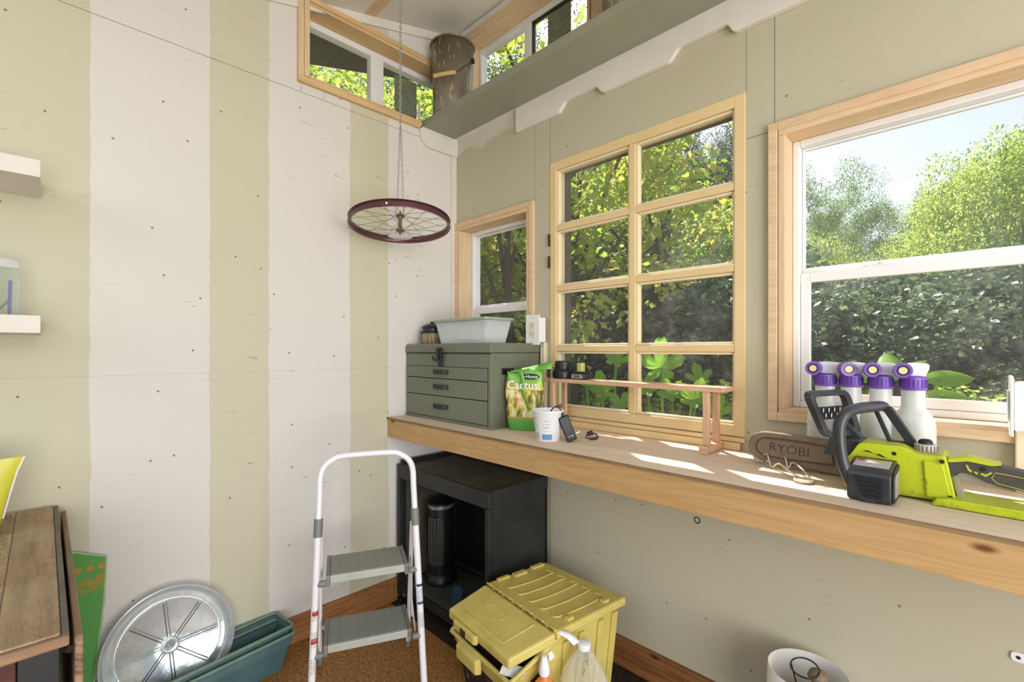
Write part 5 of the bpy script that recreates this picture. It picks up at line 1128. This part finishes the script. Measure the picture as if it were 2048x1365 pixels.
# ------------------------------------------------------------------ lamp on the floor under the worktop, small bracket
lp = thing('table_lamp', 'lamp with white drum shade and black harp ring on the floor under the worktop', 'lamp', (1.735,-.125,0))
M['shade'] = clear_mat('white_lampshade', (.86,.86,.80), .82, .6)
lc = (1.738,-.128,0)
b = MB(); b.lathe([(.105,.17),(.098,.358)], 48, lc, cap=False); b.build('lamp_shade', M['shade'], lp, smooth=60, solid=.002)
b = MB(); b.lathe([(.060,.001),(.062,.012),(.018,.03),(.014,.10),(.026,.16),(.014,.22),(.012,.26)], 28, lc); b.build('lamp_base', M['oaked'], lp, smooth=50)
b = MB(); b.lathe([(.015,.262),(.018,.266),(.018,.31),(.013,.315)], 20, lc); b.build('lamp_socket', M['black'], lp, smooth=50)
b = MB(); b.tube([(lc[0]-.005+.034*math.cos(a),lc[1]-.01+.034*math.sin(a),.368+.008*math.sin(a)) for a in [2*PI*k/28 for k in range(28)]], .0022, 6, closed=True); b.tube([(lc[0]+.018,lc[1],.27),(lc[0]+.03,lc[1],.365)], .002, 6); b.tube([(lc[0]-.018,lc[1],.27),(lc[0]-.038,lc[1]-.01,.365)], .002, 6); b.build('lamp_harp', M['black'], lp, smooth=60)
b = MB(); b.lathe([(.012,.316),(.014,.335),(.026,.352),(.02,.366),(.002,.372)], 20, (lc[0]+.025,lc[1]+.0,0)); b.build('lamp_bulb', M['scab'], lp, smooth=60)
b = MB(); b.prism(rounded([(2.128,.512),(2.20,.512),(2.20,.535),(2.128,.535)],.010,4)[::-1],'y',-.004,-.0005); o = b.build('wall_bracket', M['whitep'], bevel=.001); tag(o, 'small white metal bracket plate screwed to the wall under the worktop', 'bracket')
b = MB(); b.prism([(2.141+.004*math.cos(2*PI*k/12),.5235+.004*math.sin(2*PI*k/12)) for k in range(12)][::-1],'y',-.0048,-.0041); b.build('bracket_hole', M['dark'], o)

# ------------------------------------------------------------------ outdoors
def leaf_mat(name, c1, c2, c3, trans=.5, gloss=.45):
    s = N(name, gloss); n = s.n; l = s.l
    at = n.new('ShaderNodeAttribute'); at.attribute_name = 'rnd'
    big = s.noise(s.map(), .9, 3)
    col = s.ramp(s.math('ADD', s.math('MULTIPLY', at.outputs['Fac'], .65), s.math('MULTIPLY', big, .45)), [(.15,srgb(*c1)),(.5,srgb(*c2)),(.9,srgb(*c3))])
    s.col(col); tr = n.new('ShaderNodeBsdfTranslucent'); l.new(s.mix(.35, col, (.75,.85,.08,1), 'MULTIPLY') if False else col, tr.inputs[0])
    mx = n.new('ShaderNodeMixShader'); mx.inputs[0].default_value = trans; l.new(s.b.outputs[0], mx.inputs[1]); l.new(tr.outputs[0], mx.inputs[2]); l.new(mx.outputs[0], n['Material Output'].inputs[0]); return s.m
M['lf_bright'] = leaf_mat('sunlit_broad_leaves', (110,146,56), (166,196,84), (224,222,120), .58)
M['lf_mid'] = leaf_mat('mid_green_leaves', (76,112,60), (116,150,76), (186,200,116), .52)
M['lf_dark'] = leaf_mat('dark_green_leaves', (52,78,54), (78,104,72), (140,160,112), .42)
M['lf_maple'] = leaf_mat('maple_leaves', (126,158,54), (178,204,84), (216,200,104), .60)
M['lf_squash'] = leaf_mat('squash_leaves', (140,192,60), (186,216,76), (212,228,98), .62, .5)
M['bark'] = wood('grey_brown_bark', (104,92,76), (58,50,42), 'z', 16, .9, bump=.6)
M['grass'] = plain('rough_grass', (84,104,52), .9, var=.35, scale=6)
def crown_mesh(name, m, rad, nclump, nleaf, ls, seed, droop=0., flat=.0):
    g = np.random.default_rng(seed)
    # clump centres inside an ellipsoid, leaves spread over each clump
    d = g.normal(size=(nclump,3)); d /= np.linalg.norm(d,axis=1)[:,None]; r = g.uniform(.25,1,nclump)**.5
    cc = d*r[:,None]*np.array(rad); cr = g.uniform(.14,.30,nclump)*min(rad)
    k = g.integers(0,nclump,nleaf); u = g.normal(size=(nleaf,3)); u /= np.linalg.norm(u,axis=1)[:,None]
    p = cc[k]+u*(cr[k]*g.uniform(.55,1.1,nleaf))[:,None]*np.array([1.25,1.25,.75]); p[:,2] -= droop*np.abs(g.normal(size=nleaf))
    nrm = u*.5+g.normal(size=(nleaf,3))*.8+np.array([0,0,.6]); nrm /= np.linalg.norm(nrm,axis=1)[:,None]
    t = np.cross(nrm, g.normal(size=(nleaf,3))); t /= np.linalg.norm(t,axis=1)[:,None]; w_ = np.cross(nrm,t)
    L = ls*g.uniform(.6,1.25,nleaf)[:,None]; wd = L*.32
    fold = nrm*L*.10
    v = np.stack([p-t*L*.5, p+w_*wd+fold, p+t*L*.5, p-w_*wd+fold], 1).reshape(-1,3)
    me = bpy.data.meshes.new(name); nf = nleaf*2
    me.vertices.add(len(v)); me.vertices.foreach_set('co', v.astype(np.float32).ravel())
    b_ = (np.arange(nleaf)*4)[:,None]; idx = np.concatenate([b_+[0,1,2], b_+[0,2,3]],1).ravel()
    me.loops.add(nf*3); me.loops.foreach_set('vertex_index', idx.astype(np.int32))
    me.polygons.add(nf); me.polygons.foreach_set('loop_start', np.arange(0,nf*3,3,dtype=np.int32)); me.polygons.foreach_set('loop_total', np.full(nf,3,dtype=np.int32))
    at = me.attributes.new('rnd','FLOAT','FACE'); at.data.foreach_set('value', np.repeat(g.uniform(0,1,nleaf),2).astype(np.float32))
    me.materials.append(m); me.update(); me.validate(); return me, cc
def trunk_bm(h, r, cc, zc, seed, nb=9):
    g = random.Random(seed); b = MB(); pts = [(0,0,0),(g.uniform(-.08,.08),g.uniform(-.08,.08),h*.4),(g.uniform(-.15,.15),g.uniform(-.15,.15),h*.8),(0,0,h)]
    b.tube(smoothpath(pts,5), [r*(1-.045*i) for i in range(16)], 10)
    for k in range(nb):
        q = V(cc[k])+V((0,0,zc)); z0 = min(h*.95, max(h*.3, q.z*.6)); b.tube(smoothpath([(0,0,z0),(q.x*.4,q.y*.4,(z0+q.z)/2),tuple(q)],4), [r*.4*(1-.08*i) for i in range(9)], 6)
    return b
# stock of tree kinds: mesh pairs
KIND = {}
def make_kind(key, m, rad, zc, nclump, nleaf, ls, seed, r, droop=0):
    me, cc = crown_mesh('foliage', m, rad, nclump, nleaf, ls, seed, droop)
    tb = trunk_bm(zc+rad[2]*.3, r, cc, zc, seed)
    KIND[key] = (me, tb, zc)
make_kind('broad', M['lf_bright'], (1.9,1.9,1.9), 2.3, 80, 44000, .054, 11, .09)
make_kind('mid', M['lf_mid'], (2.0,2.0,2.6), 2.8, 90, 44000, .056, 12, .11)
make_kind('tall', M['lf_dark'], (2.3,2.3,4.6), 4.9, 130, 46000, .075, 13, .16)
make_kind('shrub', M['lf_dark'], (1.1,1.1,.85), .75, 42, 15000, .048, 14, .03)
make_kind('shrubb', M['lf_bright'], (.8,.8,.6), .55, 30, 5200, .055, 15, .025)
make_kind('maple', M['lf_maple'], (1.15,1.0,1.3), 3.05, 40, 2300, .085, 16, .06, .12)
used_kind = {}
def at(px, t): return (2.082+t*(-.7081+.7061*(px-1024)/939.3), -1.632+t*(.7061+.7081*(px-1024)/939.3))
GZ = -.35
ORD = ['leftmost','second from left','third from left','fourth from left','fifth from left','sixth from left','seventh from left','eighth from left','ninth from left','tenth from left','eleventh from left','twelfth from left','thirteenth from left','fourteenth from left','fifteenth from left','sixteenth from left','seventeenth from left','eighteenth from left','nineteenth from left','twentieth from left','twenty first from left','rightmost']
def ordered(L): L = sorted(L); return [(i, ORD[-1] if i == len(L)-1 else ORD[i], *q) for i, q in enumerate(L)]
def tree(key, px, t, h, lab, cat='tree', group=None, name='tree', rz=None, w=1.0):
    me, tb, zc = KIND[key]; x, y = at(px, t)
    full = {'broad':4.2,'mid':5.4,'tall':9.5,'shrub':1.6,'shrubb':1.15,'maple':4.2}[key]; sc = (h-GZ)/full
    o = bpy.data.objects.new(name, None); C.objects.link(o); o.location = (x,y,GZ); o.rotation_euler = (0,0,rz if rz is not None else random.uniform(0,6.28)); o.scale = (sc*w,sc*w,sc); o.empty_display_size = .2
    tag(o, lab, cat, group); W[o.name] = Matrix()
    f = bpy.data.objects.new('foliage', me); C.objects.link(f); f.parent = o; f.location = (0,0,zc)
    if key not in used_kind: used_kind[key] = tb.build('trunk', M['bark'], o, smooth=50)
    else:
        q = used_kind[key].copy(); C.objects.link(q); q.parent = o
    return o
struct(MB().box(-30,30,.30,40,GZ-.2,GZ).build('ground', M['grass']))
b = MB(); b.box(-30,-.75,-12,.2995,GZ-.2,GZ); struct(b.build('ground_side', M['grass']))
rows_ = []
def H(px, t, y): return 1.25+t*(700.27-y)/939.3
# back row of tall dark trees (through the paned window and to the left of it)
for k,od,px,t,y in ordered([(560,12,60),(700,11,60),(820,13,50),(920,12,60),(1010,13,70),(1100,14,50),(1190,12.5,120),(1275,14.5,190),(1350,13,250),(1425,14.5,190),(1478,13,235)]):
    tree('tall', px, t, H(px,t,y), 'tall dark green tree, '+od+' in the far row of woods', group='far tall trees', w=.8 if px < 1400 else .5)
for k,od,px,t,y in ordered([(1600,13,345),(1702,15,335),(1650,13,405),(1750,15,405),(1805,15,420),(1862,15,385),(1905,14,352),(2110,12.5,230)]):
    tree('mid', px, t, H(px,t,y), 'green tree, '+od+' on the skyline through the large right window', group='skyline trees', w=.42)
for k,od,px,t,y in ordered([(1955,8.5,350),(2022,8.0,275),(2090,7.5,200),(1650,9.5,470),(1730,10,490),(1800,9.5,490),(1870,9,430),(1570,8.5,460)]):
    tree('broad', px, t, H(px,t,y), 'bright green leafy tree, '+od+' of those before the skyline trees', group='sunlit trees', w=.62)
for k,od,px,t,y in ordered([(1010,7.5,330),(1100,8.5,300),(1210,8,400),(1320,9,400),(1420,8.5,430),(1490,9.5,440),(820,7,200),(930,8,240),(700,8,160)]):
    tree('mid' if k%3 else 'broad', px, t, H(px,t,y), 'mid green tree, '+od+' of those between woods and shed', group='nearer trees')
for k,od,px,t,y in ordered([(950,5.8,660),(1040,6.2,640),(1130,6.5,610),(1210,6,650),(1300,6.6,600),(1390,6.2,640),(1470,6.8,610),(1560,6.4,560),(1640,6.8,590),(1720,6.4,560),(1800,6.8,575),(1880,6.4,560),(1960,6.6,545),(2050,6.2,560),(1600,5.2,680),(1760,5.4,690),(1920,5.2,680),(1250,7.6,500),(1700,8.0,500),(1840,7.8,505),(1400,7.6,500),(1100,7.4,500)]):
    tree('shrub', px, t, max(.6,H(px,t,y)), 'dense green shrub, '+od+' in the undergrowth before the trees', 'shrub', 'undergrowth shrubs', 'shrub', w=1.25)
for k,od,px,t,y in ordered([(1930,3.9,775),(2010,4.2,765),(1985,3.6,800),(1700,4.4,775),(1440,4.2,770),(1180,4.4,790)]):
    tree('shrubb', px, t, max(.3,H(px,t,y)), 'low yellow green shrub, '+od+' of those near the shed windows', 'shrub', 'sunlit low shrubs', 'shrub', w=1.1)
tree('maple', 1150, 4.4, 4.0, 'maple tree with yellow green leaves hanging outside the paned window', name='maple_tree', rz=.4)
tree('maple', 1330, 5.6, 4.7, 'second maple tree behind, filling the upper right panes of the paned window', name='maple_tree', rz=2.4)
tree('maple', 1010, 4.0, 3.3, 'maple tree with yellow green leaves outside the small corner window', name='maple_tree', rz=3.9)
tree('maple', 700, 4.0, 3.55, 'maple tree outside the upper left wall window', name='maple_tree', rz=5.0)
tree('maple', 860, 4.3, 3.7, 'maple tree at the outside corner of the shed', name='maple_tree', rz=1.0)
tree('maple', 1120, 5.0, 5.0, 'tall maple tree seen through the clerestory above the grey shelf', name='maple_tree', rz=1.9)
# squash plants: lobed leaves on stems
def lobed(size, seed, lobes=5):
    g = random.Random(seed); pts = []; n = 60
    for k in range(n):
        a = 2*PI*k/n; lb = abs(math.cos((a-PI/2)*lobes/2)); r = size*(.42+.58*lb**.8)*(1-.10*abs(math.sin(a*11+seed)))*(.82+.25*math.sin(a) if True else 1)
        pts.append((r*math.cos(a), r*math.sin(a)))
    vs = [(0,0,0)]; fs = []
    for j,sc in enumerate((.5,1.0)):
        for k,(x,y) in enumerate(pts): rr = math.hypot(x,y)*sc; vs.append((x*sc, y*sc, .5*rr*rr/size+.03*size*math.sin(k*1.3)*sc))
    n = len(pts)
    fs = [(0,1+k,1+(k+1)%n) for k in range(n)]+[(1+k,1+n+k,1+n+(k+1)%n,1+(k+1)%n) for k in range(n)]
    return vs, fs
def squash(name, lab, leaves, base, cat='plant', m='lf_squash', kind=lobed):
    t = thing(name, lab, cat, base)
    for i,(px,y,dep,size,tilt,spin) in enumerate(leaves):
        c0 = V(cam.location)+dep*(V((-.7081,.7061,0))+V((.7061,.7081,0))*((px-1024)/939.3)+V((0,0,1))*((700.27-y)/939.3))
        toc = (V(cam.location)-c0); toc.z = 0; toc.normalize(); nv = (V((0,0,1))*math.cos(tilt)+toc*math.sin(tilt)).normalized(); sd_ = V((-toc.y,toc.x,0)); u_ = nv.cross(sd_)
        Mx = frame(c0, sd_, u_, nv) @ Matrix.Rotation(spin,4,'Z')
        b = MB(); b.M = Mx; vs, fs = kind(size, i+3); b.add(vs, fs); b.build('leaf', M[m], t, smooth=60)
        b = MB(); bs = V(base); mid = bs.lerp(c0,.6)+V((0,0,.05)); b.tube(smoothpath([bs, mid, c0],5), .009, 7); b.build('stem', M[m], t, smooth=60)
    return t
x,y = at(1215,3.0); squash('squash_plant', 'young squash plant with lobed leaves outside the left lower panes', [(1205,782,2.9,.115,1.0,.2),(1232,722,3.1,.12,.9,-.4),(1245,812,3.0,.10,.9,.9),(1172,768,2.9,.09,.5,1.6)], (x,y,GZ))
x,y = at(1335,3.1); squash('squash_plant', 'large yellow green squash plant outside the right lower panes', [(1322,735,3.0,.175,1.25,0.0),(1385,800,3.1,.14,.9,-.5),(1345,790,3.2,.12,.9,.6),(1295,780,3.1,.12,.8,1.0),(1432,825,3.0,.11,.9,-.3),(1400,760,3.5,.12,.8,.3)], (x,y,GZ))
def broadleaf(size, seed):
    vs = []; fs = []; n = 12
    for i in range(n):
        t_ = i/(n-1); wd = size*.33*math.sin(PI*min(1,t_*1.02+.06))**.7*(1 if i < n-1 else .05); y = size*(t_-.3)*1.3; z = -.55*size*t_*t_
        vs += [(-wd,y,z-.35*wd),(0,y,z),(wd,y,z-.35*wd)]
    for i in range(n-1): fs += [(3*i,3*i+1,3*i+4,3*i+3),(3*i+1,3*i+2,3*i+5,3*i+4)]
    return vs, fs
x,y = at(1770,3.3); squash('broad_leaf_plant', 'plant with big arching banana like leaves outside the large right window', [(1712,748,3.1,.20,1.0,1.0),(1785,738,3.2,.22,1.1,.25),(1822,742,3.3,.20,1.0,-.5),(1880,752,3.1,.22,.9,-1.2),(1885,790,2.9,.18,.9,-1.4),(1760,800,3.0,.18,.9,.2)], (x,y,GZ), m='lf_squash', kind=broadleaf)
b = MB(); x,y = at(2070,2.6); b.tube([(x,y,1.9),(x+.03,y+.1,3.1)], .035, 12); b.tube([(x-.02,y,GZ),(x-.02,y,1.95)], .03, 12)
tag(b.build('garden_post', M['dark'], smooth=50), 'dark metal post outside at the right edge of the large window', 'post')
